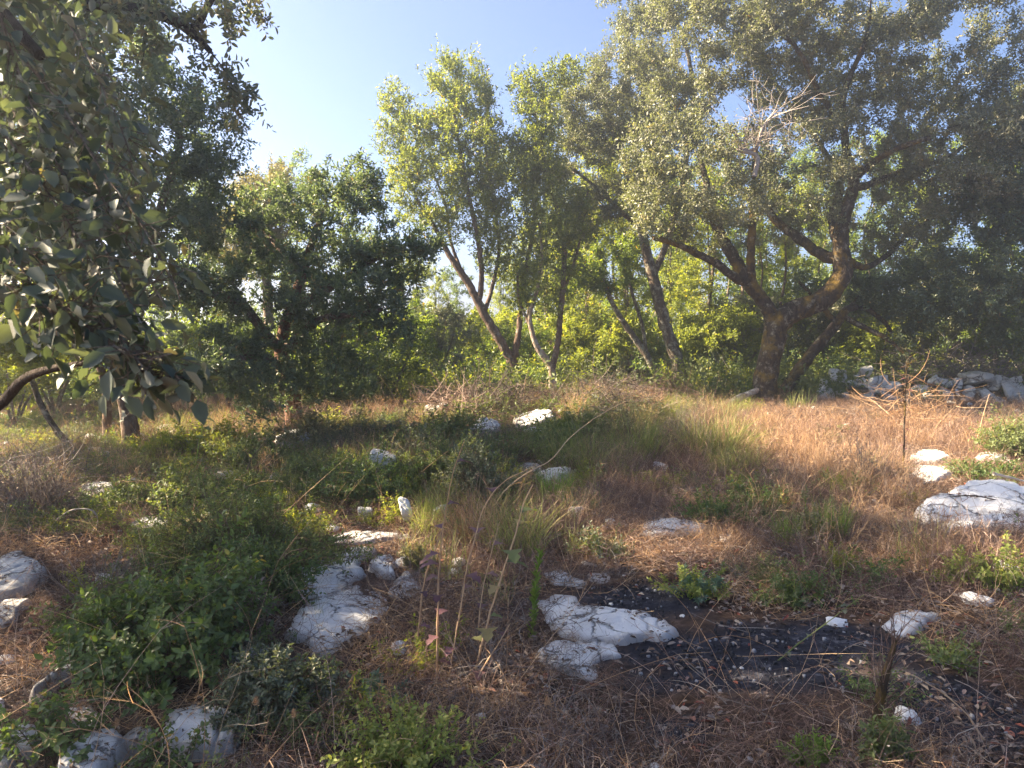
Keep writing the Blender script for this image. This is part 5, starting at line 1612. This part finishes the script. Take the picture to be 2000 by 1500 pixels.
# bunny-tail seed heads at the bottom
for i, (x0, y0, x1, y1, lab) in enumerate([(470, 1500, 500, 1370, 'fluffy seed head on a stalk at the bottom, left of the others'), (590, 1520, 574, 1395, 'fluffy seed head on a stalk beside the dark grey-green shrub'),
                                          (530, 1530, 520, 1465, 'low fluffy seed head at the very bottom'), (1040, 1500, 1068, 1370, 'fluffy seed head right of the lime-green bush'),
                                          (1010, 1520, 1022, 1470, 'small fluffy seed head at the bottom centre'), (225, 1480, 228, 1412, 'fluffy seed head over the bottom left limestone')]):
    o = stalk('seed_head_grass', lab, 'grass', [(x0, y0), ((x0 + x1) / 2 - 5, (y0 + y1) / 2), (x1, y1)], .0016, ST, seed=30 + i, group='seed heads along the bottom')
    rs = np.random.RandomState(i)
    tip = at(x1, y1, gnd(x0, y0)[1])
    g = Geo()
    n = 220
    u = nrm(rs.randn(n, 3))
    strands(g, rs, tip + u * np.array([.002, .002, .012]), u + np.array([0, 0, .9]), .012 * np.ones(n), .0009, 1, 0, 0, 2)
    g.build('seed_head', ST, o, kind='stuff')

# dry broken stump of a shrub, lower right
def stump():
    rs = np.random.RandomState(3)
    p = gnd(1718, 1440)
    root = thing('dead_shrub', 'dry broken shrub stump with upright dead twigs at lower right', 'dead shrub', p)
    k = p[1]
    g = Geo()
    Q, q = smooth_line([p - np.array([0, 0, .03]), at(1718, 1390, k), at(1722, 1350, k), at(1735, 1300, k), at(1750, 1250, k)], [.026, .024, .019, .013, .007], .02)
    tube(g, Q, q, 9, rough=.15, rs=rs)
    g.build('stem', M['bark_oak'], root, smooth=True)
    g = Geo()
    n = 90
    i = rs.randint(0, len(Q), n)
    P = strands(g, rs, Q[i], rs.randn(n, 3) * .45 + np.array([.1, 0, 1]), rs.uniform(.06, .26, n), .0035, 4, .4, .1, 3)
    strands(g, rs, P[:, 2], P[:, 2] - P[:, 1] + rs.randn(n, 3) * .03, rs.uniform(.04, .12, n), .002, 3, .4, .1, 3)
    g.build('twigs', M['tangle'], root, kind='stuff')


stump()


# brush piles and logs
def brush(label, px, py, w_px, h_px, n, seed, m='twig', L=.9, w=.012):
    rs = np.random.RandomState(seed)
    p = gnd(px, py)
    k = p[1] / FPX
    root = thing('brush_pile', label, 'brush pile', p)
    W, H = w_px * k / 2, h_px * k
    u = rs.randn(n, 3)
    b = p + np.stack([u[:, 0] * W * .45, u[:, 1] * .4, np.abs(u[:, 2]) * H * .45], 1)
    b[:, 2] = np.minimum(b[:, 2], p[2] + H * np.exp(-((b[:, 0] - p[0]) / W) ** 2))
    d = np.stack([rs.randn(n), rs.randn(n) * .7, rs.randn(n) * .5 + .15], 1)
    g = Geo()
    P = strands(g, rs, b, d, L * rs.uniform(.3, 1.1, n), w * rs.uniform(.4, 1.5, n), 5, .5, .15, 3)
    j = rs.randint(0, n, n * 2)
    s = rs.randint(1, 5, n * 2)
    strands(g, rs, P[j, s], P[j, s + 1] - P[j, s] + rs.randn(n * 2, 3) * .1, L * .35 * rs.uniform(.3, 1.1, n * 2), w * .45, 4, .6, .2, 3)
    g.build('twigs', M[m], root, kind='stuff')


brush('dark heap of dead twigs at the base of the leaning brown trunk', 970, 800, 200, 55, 330, 1, 'brush', .75, .011)
brush('brown heap of dead twigs right of the pale forked trunk', 1195, 800, 190, 60, 330, 2, 'brush', .75, .010)
brush('long grey heap of cut branches above the dry wall', 1870, 772, 300, 85, 520, 3, 'twig', 1.3, .018)
brush('pale tangle of dead stems in front of the stone heap', 1775, 850, 200, 110, 260, 4, 'straw', .7, .008)
brush('grey brush heap behind the small leaning oak', 1610, 740, 130, 50, 200, 5, 'twig', 1., .014)
brush('low brown brush between the two middle trunks and the fallen log', 880, 812, 150, 45, 300, 8, 'tangle', .7, .01)
brush('brown brush left of the lichen-spotted oak foot', 1300, 795, 150, 55, 320, 9, 'tangle', .8, .011)
brush('grey dead twigs at the left foot of the big oak', 1420, 775, 120, 50, 220, 10, 'twig', .9, .012)
brush('dark tangle of dead twigs at the left edge', 60, 965, 200, 80, 300, 6, 'twig', .7, .007)
brush('dry twig tangle under the strawberry tree', 600, 845, 160, 35, 200, 7, 'tangle', .7, .01)


def log(label, pts, Y, r, m, seed):
    rs = np.random.RandomState(seed)
    W = [at(a, b, Y + c) for a, b, c in pts]
    Q, q = smooth_line(W, np.linspace(r, r * .6, len(W)), .08)
    g = Geo()
    tube(g, Q, q, 10, rough=.12, rs=rs)
    o = g.build('log', M[m], smooth=True)
    tag(o, label, 'log')


log('weathered fallen log lying left of the leaning brown trunk', [(828, 805, 0), (880, 786, .1), (935, 770, .2), (985, 762, .3)], 14.8, .09, 'bark_oak_up', 1)
log('short dead log crossing the fallen log', [(880, 800, -.1), (930, 778, 0), (945, 772, .1)], 14.5, .06, 'bark_pale', 2)
log('bleached root running left from the big oak foot', [(1405, 800, -.3), (1440, 780, -.1), (1485, 760, .1)], 14.4, .09, 'bark_pale', 3)

# ------------------------------------------------------------------ ground cover: instanced small stuff
def scatter(name, label, protos, pts, rs, smin, smax, tilt=.15, mats=None):
    n = len(pts)
    me = bpy.data.meshes.new(name)
    me.vertices.add(n)
    me.vertices.foreach_set('co', np.asarray(pts, np.float32).ravel())
    a = me.attributes.new('rot', 'FLOAT_VECTOR', 'POINT')
    a.data.foreach_set('vector', np.stack([rs.randn(n) * tilt, rs.randn(n) * tilt, rs.rand(n) * 6.283], 1).astype(np.float32).ravel())
    a = me.attributes.new('scl', 'FLOAT', 'POINT')
    a.data.foreach_set('value', (smin + (smax - smin) * rs.rand(n)).astype(np.float32))
    a = me.attributes.new('pick', 'INT', 'POINT')
    a.data.foreach_set('value', rs.randint(0, len(protos), n).astype(np.int32))
    o = bpy.data.objects.new(name, me)
    COL.objects.link(o)
    o['kind'], o['label'] = 'stuff', label
    ng = bpy.data.node_groups.new(name, 'GeometryNodeTree')
    ng.interface.new_socket('Geometry', in_out='INPUT', socket_type='NodeSocketGeometry')
    ng.interface.new_socket('Geometry', in_out='OUTPUT', socket_type='NodeSocketGeometry')
    N, L = ng.nodes, ng.links
    gi, go = N.new('NodeGroupInput'), N.new('NodeGroupOutput')
    ip = N.new('GeometryNodeInstanceOnPoints')
    jn = N.new('GeometryNodeJoinGeometry')
    for p in protos:
        oi = N.new('GeometryNodeObjectInfo')
        oi.inputs['Object'].default_value = p
        oi.inputs['As Instance'].default_value = True
        L.new(oi.outputs['Geometry'], jn.inputs[0])

    def attr(nm, t):
        k = N.new('GeometryNodeInputNamedAttribute')
        k.data_type = t
        k.inputs['Name'].default_value = nm
        return k.outputs[0]
    L.new(gi.outputs[0], ip.inputs['Points'])
    L.new(jn.outputs[0], ip.inputs['Instance'])
    ip.inputs['Pick Instance'].default_value = True
    L.new(attr('pick', 'INT'), ip.inputs['Instance Index'])
    L.new(attr('rot', 'FLOAT_VECTOR'), ip.inputs['Rotation'])
    L.new(attr('scl', 'FLOAT'), ip.inputs['Scale'])
    L.new(ip.outputs[0], go.inputs[0])
    md = o.modifiers.new('scatter', 'NODES')
    md.node_group = ng
    return o


def proto(name, g, m):
    return bpy.data.objects.new(name, g.mesh(name, m))


def disc(rs, n, R):
    a, r = rs.rand(n) * 6.283, R * np.sqrt(rs.rand(n))
    return np.stack([np.cos(a) * r, np.sin(a) * r, np.zeros(n)], 1)


rs = np.random.RandomState(123)
TANGLE, TALL, GREEN, HERB, LITTER, TWIGS, CHAR, PEBBLE = [], [], [], [], [], [], [], []
for v in range(5):
    g = Geo()
    b = disc(rs, 110, .28)
    b[:, 2] = rs.rand(110) * .03
    P = strands(g, rs, b, rs.randn(110, 3) * np.array([1, 1, .5]) + np.array([0, 0, .45]), rs.uniform(.08, .26, 110), .0026, 4, .9, .5, 2)
    k = rs.randint(0, 110, 150)
    s = rs.randint(1, 5, 150)
    strands(g, rs, P[k, s], rs.randn(150, 3) + np.array([0, 0, .2]), rs.uniform(.03, .09, 150), .0018, 2, .6, .1, 2)
    k = rs.randint(0, 110, 90)
    V, F, A = leaves(rs, P[k, rs.randint(1, 5, 90)], rs.randn(90, 3), rs.randn(90, 3), rs.uniform(.006, .014, 90), np.full(90, .005), LEAF2, rs.rand(90))
    g.add(V, F, A)
    TANGLE.append(proto('tangle_patch', g, [M['tangle'], M['tangle'], M['straw'], M['twig'], M['tangle']][v]))
    g = Geo()
    b = disc(rs, 70, .2)
    P = strands(g, rs, b, rs.randn(70, 3) * .35 + np.array([0, 0, 1]), rs.uniform(.14, .46, 70), .0032, 5, .5, .45, 2)
    k = rs.randint(0, 70, 80)
    s = rs.randint(2, 6, 80)
    strands(g, rs, P[k, s], rs.randn(80, 3) * .7 + np.array([0, 0, .6]), rs.uniform(.04, .1, 80), .0035, 2, .5, .2, 2)
    TALL.append(proto('dry_grass_patch', g, M['straw'] if v % 2 else M['tangle']))
    g = Geo()
    b = disc(rs, 60, .14)
    strands(g, rs, b, rs.randn(60, 3) * .35 + np.array([0, 0, 1]), rs.uniform(.12, .4, 60), .0035, 5, .4, .5, 2)
    GREEN.append(proto('grass_patch', g, M['grass']))
    g = Geo()
    b = disc(rs, 26, .16)
    P = strands(g, rs, b, rs.randn(26, 3) * .5 + np.array([0, 0, 1]), rs.uniform(.08, .26, 26), .003, 4, .4, .2, 3)
    k = np.repeat(np.arange(26), 5)
    s = rs.randint(1, 5, 130)
    sprigs(g, rs, P[k, s], P[k, s] - P[k, s - 1] + rs.randn(130, 3) * .04, np.full(130, .06), 6, .022, .010, LEAF2)
    HERB.append(proto('herb_patch', g, [M['herb'], M['greyherb'], M['shrub'], M['herb'], M['lime']][v]))
    g = Geo()
    n = 34
    b = disc(rs, n, .2)
    b[:, 2] = .004 + rs.rand(n) * .018
    a = rs.rand(n) * 6.28
    V, F, A = leaves(rs, b, np.stack([np.cos(a), np.sin(a), rs.randn(n) * .25], 1), rs.randn(n, 3) * .35 + np.array([0, 0, 1]), rs.uniform(.022, .05, n), rs.uniform(.01, .022, n), FLAT, rs.rand(n) ** .9)
    g.add(V, F, A)
    LITTER.append(proto('litter_patch', g, M['litter']))
    g = Geo()
    b = disc(rs, 9, .22)
    b[:, 2] = .01
    strands(g, rs, b, rs.randn(9, 3) * np.array([1, 1, .12]) + np.array([0, 0, .05]), rs.uniform(.06, .3, 9), .004, 4, .4, .05, 3)
    TWIGS.append(proto('twig_patch', g, M['twig']))
for v in range(3):
    g = Geo()
    for q in range(26):
        V, F = ICO2[0][:0], None
        d = disc(rs, 1, .12)[0]
        c = np.array([[-1, -1, -1], [1, -1, -1], [1, 1, -1], [-1, 1, -1], [-1, -1, 1], [1, -1, 1], [1, 1, 1], [-1, 1, 1]], float) * rs.uniform(.4, 1, (8, 3))
        a = rs.rand() * 6.28
        R = np.array([[math.cos(a), -math.sin(a), 0], [math.sin(a), math.cos(a), 0], [0, 0, 1]])
        c = (c * (.0015 + .009 * rs.rand() ** 3) * rs.uniform(.5, 1.3, 3)) @ R.T + d + np.array([0, 0, .004])
        g.add(c, np.array([[0, 3, 2, 1], [4, 5, 6, 7], [0, 1, 5, 4], [1, 2, 6, 5], [2, 3, 7, 6], [3, 0, 4, 7]]), rs.rand() ** 2)
    CHAR.append(proto('charcoal_patch', g, M['char']))
    PEBBLE.append(bpy.data.objects.new('pebble', block_mesh(300 + v, (.02, .017, .013), sub=ICO2, m='rock')))


def cover(n, seed, ymin=2.1, ymax=22, power=1.4):
    """points over the ground in view, a little denser near the camera"""
    rs = np.random.RandomState(seed)
    y = ymin + (ymax - ymin) * rs.rand(n) ** (power * .55)
    x = (rs.rand(n) * 2 - 1) * (y * .74 + .4)
    p = np.stack([x, y, height(x, y)], 1)
    px, py = project(p)
    return rs, p, px, py


def zone(px, py, *E):
    """soft union of ellipses (px, py, rx, ry, strength)"""
    w = np.zeros(len(px))
    for cx, cy, rx, ry, s in E:
        d = np.hypot((px - cx) / rx, (py - cy) / ry)
        w = np.maximum(w, s * np.clip((1.25 - d) / .5, 0, 1))
    return w


# low brown tangle
r_, p, px, py = cover(8000, 1)
w = np.full(len(p), .30) + zone(px, py, (1500, 1050, 700, 320, .7), (1100, 1350, 350, 250, .8), (1700, 850, 500, 120, .9), (900, 1250, 180, 250, .8), (1700, 1480, 500, 70, .7), (100, 1200, 160, 120, .3))
w *= np.where(vn(p[:, 0], p[:, 1], .9, 23) + .4 * vn(p[:, 0], p[:, 1], .35, 24) < -.35, .3, 1)
w *= 1 - .97 * burnt_near(p[:, 0], p[:, 1])
w *= 1 - zone(px, py, (1480, 1260, 330, 110, .8), (1300, 1150, 200, 80, .6))
keep = (r_.rand(len(p)) < w) & (clear(p[:, 0], p[:, 1], .06, 0) | (clear(p[:, 0], p[:, 1], -.02) & (r_.rand(len(p)) < .3)))
scatter('dry_tangle', 'brown tangle of dry stems covering the ground', TANGLE, p[keep], r_, .7, 1.25)
# stems leaning over the rims of the ledges
e_ = []
r2_ = np.random.RandomState(66)
for P in ROCKS:
    c = P.mean(0)
    for a_, b_ in zip(P, np.roll(P, -1, 0)):
        n_ = max(1, int(np.linalg.norm(b_ - a_) / .11))
        t_ = r2_.rand(n_)[:, None]
        q_ = a_ * (1 - t_) + b_ * t_
        q_ = q_ + nrm(q_ - c) * r2_.uniform(.05, .15, (n_, 1))
        e_.append(q_[r2_.rand(n_) < .6])
e_ = np.concatenate(e_)
e_ = e_[burnt(e_[:, 0], e_[:, 1]) < .3]
scatter('rim_tangle', 'short dry stems leaning over the edges of the limestone', TANGLE, np.column_stack([e_, height(e_[:, 0], e_[:, 1])]), r2_, .3, .62)
# taller dry grass
r_, p, px, py = cover(5200, 2)
w = zone(px, py, (1650, 875, 380, 60, .9), (1500, 940, 420, 80, .7), (1250, 950, 200, 80, .55), (1000, 1080, 130, 130, .5), (1900, 1060, 160, 90, .4), (700, 880, 260, 60, .35), (1500, 1050, 450, 80, .25), (300, 900, 260, 50, .6), (200, 960, 160, 40, .5), (520, 850, 260, 30, .5),
         (1300, 830, 200, 40, .6), (1150, 790, 350, 30, .5), (500, 800, 400, 25, .3))
w *= 1 - zone(px, py, (1780, 815, 300, 32, .85))
keep = (r_.rand(len(p)) < w) & (burnt(p[:, 0], p[:, 1]) < .2) & clear(p[:, 0], p[:, 1], .15, .7)
scatter('dry_grass', 'reddish dry grass of the sunlit right side', TALL, p[keep], r_, .6, 1.15)
# green grass
r_, p, px, py = cover(3600, 3)
w = zone(px, py, (1150, 870, 260, 70, .6), (900, 1000, 200, 100, .4), (1390, 890, 120, 60, .5), (600, 900, 400, 80, .35), (980, 1120, 120, 80, .35), (1350, 800, 120, 30, .5)) + .02
keep = (r_.rand(len(p)) < w) & (burnt(p[:, 0], p[:, 1]) < .2) & clear(p[:, 0], p[:, 1], .12, .7)
scatter('green_grass', 'green grass between the stones', GREEN, p[keep], r_, .6, 1.2)
# low herbs
r_, p, px, py = cover(5200, 4)
w = zone(px, py, (450, 960, 520, 120, .75), (750, 900, 320, 80, .75), (500, 1100, 300, 120, .6), (1000, 900, 200, 90, .6), (300, 1300, 300, 200, .35), (1400, 1000, 150, 80, .3), (1550, 1150, 150, 60, .25), (450, 1400, 250, 120, .3),
         (1200, 800, 300, 40, .4), (300, 850, 350, 40, .5)) + .025
keep = (r_.rand(len(p)) < w) & (burnt(p[:, 0], p[:, 1]) < .2) & clear(p[:, 0], p[:, 1], .14, .6)
scatter('ground_herbs', 'low green herbs of the left and middle ground', HERB, p[keep], r_, .5, 1.1)
r_ = np.random.RandomState(14)
n = 2600
y_ = 14.5 + 20 * r_.rand(n) ** .9
x_ = (r_.rand(n) * 2 - 1) * y_ * .74
p = np.stack([x_, y_, height(x_, y_)], 1)
w = .25 + .75 * (vn(x_, y_, 2.2, 4) > -.1)
px, py = project(p)
w *= 1 - zone(px, py, (1650, 830, 420, 50, .9))
keep = r_.rand(n) < w
scatter('undergrowth', 'low green undergrowth beneath the wood', HERB, p[keep], r_, 1.6, 4.2)
# fallen leaves
r_, p, px, py = cover(5200, 5, ymax=14, power=1.5)
w = .28 + zone(px, py, (1500, 1280, 480, 170, .6), (1700, 1430, 400, 80, .6), (1150, 1120, 150, 60, .5), (720, 1120, 80, 40, .4), (100, 960, 200, 60, .5), (1250, 1130, 200, 60, .5))
w *= 1 - .88 * burnt_near(p[:, 0], p[:, 1])
keep = (r_.rand(len(p)) < w) & (off_rocks(p[:, 0], p[:, 1], 0) | (r_.rand(len(p)) < .0))
scatter('fallen_leaves', 'fallen dry leaves on the ground', LITTER, p[keep], r_, .7, 1.3, .05)
r_, p, px, py = cover(1600, 6, ymax=14, power=1.5)
keep = (r_.rand(len(p)) < .5 * (1 - .7 * burnt(p[:, 0], p[:, 1]))) & off_rocks(p[:, 0], p[:, 1], -.02)
scatter('fallen_twigs', 'thin grey twigs lying on the ground', TWIGS, p[keep], r_, .6, 1.3, .05)
# charcoal on the burnt ground
r_ = np.random.RandomState(7)
q = gnd(1440, 1285)
xy = q[:2] + (r_.rand(5000, 2) * 2 - 1) * np.array([2.2, 1.3])
b = burnt(xy[:, 0], xy[:, 1])
keep = (r_.rand(len(xy)) < b * .26) & off_rocks(xy[:, 0], xy[:, 1], -.01)
p = np.column_stack([xy[keep], height(xy[keep, 0], xy[keep, 1])])
scatter('charcoal', 'charcoal crumbs on the burnt patch', CHAR, p, r_, .6, 1.3, .05)
g_ = []
for v in range(4):
    g = Geo()
    n = 7
    P = strands(g, r_, disc(r_, n, .15), r_.randn(n, 3) * np.array([.9, .9, .3]) + np.array([0, 0, .8]), r_.uniform(.25, .75, n), .0024, 7, .7, .7, 3, np.clip(.7 + .25 * r_.randn(n), 0, 1), .4)
    k = r_.randint(0, n, 16)
    q = r_.randint(3, 7, 16)
    strands(g, r_, P[k, q], P[k, q + 1] - P[k, q] + r_.randn(16, 3) * .05, r_.uniform(.05, .16, 16), .0016, 3, .5, .2, 2, np.clip(.7 + .25 * r_.randn(16), 0, 1), .4)
    g_.append(proto('stray_stems', g, M['tangle'] if v % 2 else M['straw']))
r_, p, px, py = cover(900, 18, ymax=13)
keep = (r_.rand(len(p)) < .42 * (1 - .8 * burnt(p[:, 0], p[:, 1]))) & clear(p[:, 0], p[:, 1], .03)
scatter('stray_stems', 'thin bent dry stems standing out of the tangle', g_, p[keep], r_, .6, 1.3, .2)
r_, p, px, py = cover(420, 19, ymax=16)
keep = (r_.rand(len(p)) < .45) & clear(p[:, 0], p[:, 1], .02)
scatter('small_stones', 'small pale stones lying in the grass', PEBBLE, p[keep], r_, 1.2, 4.5, .3)
r_, p, px, py = cover(700, 8, ymax=9)
keep = (r_.rand(len(p)) < .18) & off_rocks(p[:, 0], p[:, 1], 0)
scatter('pebbles', 'white pebbles scattered over the ground', PEBBLE, p[keep], r_, .4, 1.4, .3)

# dead leaves, twigs and crumbs lying on the ledges
r_ = np.random.RandomState(21)
BITS = []
for v in range(4):
    g = Geo()
    n = 5
    b = disc(r_, n, .04)
    a = r_.rand(n) * 6.28
    b[:, 2] = .004
    V, F, A = leaves(r_, b, np.stack([np.cos(a), np.sin(a), r_.randn(n) * .2], 1), r_.randn(n, 3) * .3 + np.array([0, 0, 1]), r_.uniform(.012, .04, n), r_.uniform(.006, .016, n), FLAT, r_.rand(n) * .75)
    g.add(V, F, A)
    b = disc(r_, 6, .05)
    b[:, 2] = .005
    strands(g, r_, b, r_.randn(6, 3) * np.array([1, 1, .06]), r_.uniform(.02, .1, 6), .002, 4, .7, .02, 2, r_.rand(6) * .3)
    BITS.append(proto('debris', g, M['litter']))
pts = []
for X, Y, Z, sp in TOPS:
    if len(X) < 10:
        continue
    n = int(min(60, 11 * len(X) * sp * sp / .12 + 3))
    k = r_.randint(0, len(X), n)
    w = vn(X[k], Y[k], .25, 31) > .05
    pts.append(np.stack([X[k], Y[k], Z[k]], 1)[w])
scatter('rock_debris', 'dead leaves and twig bits lying on the limestone', BITS, np.concatenate(pts), r_, .6, 1.3, .1)
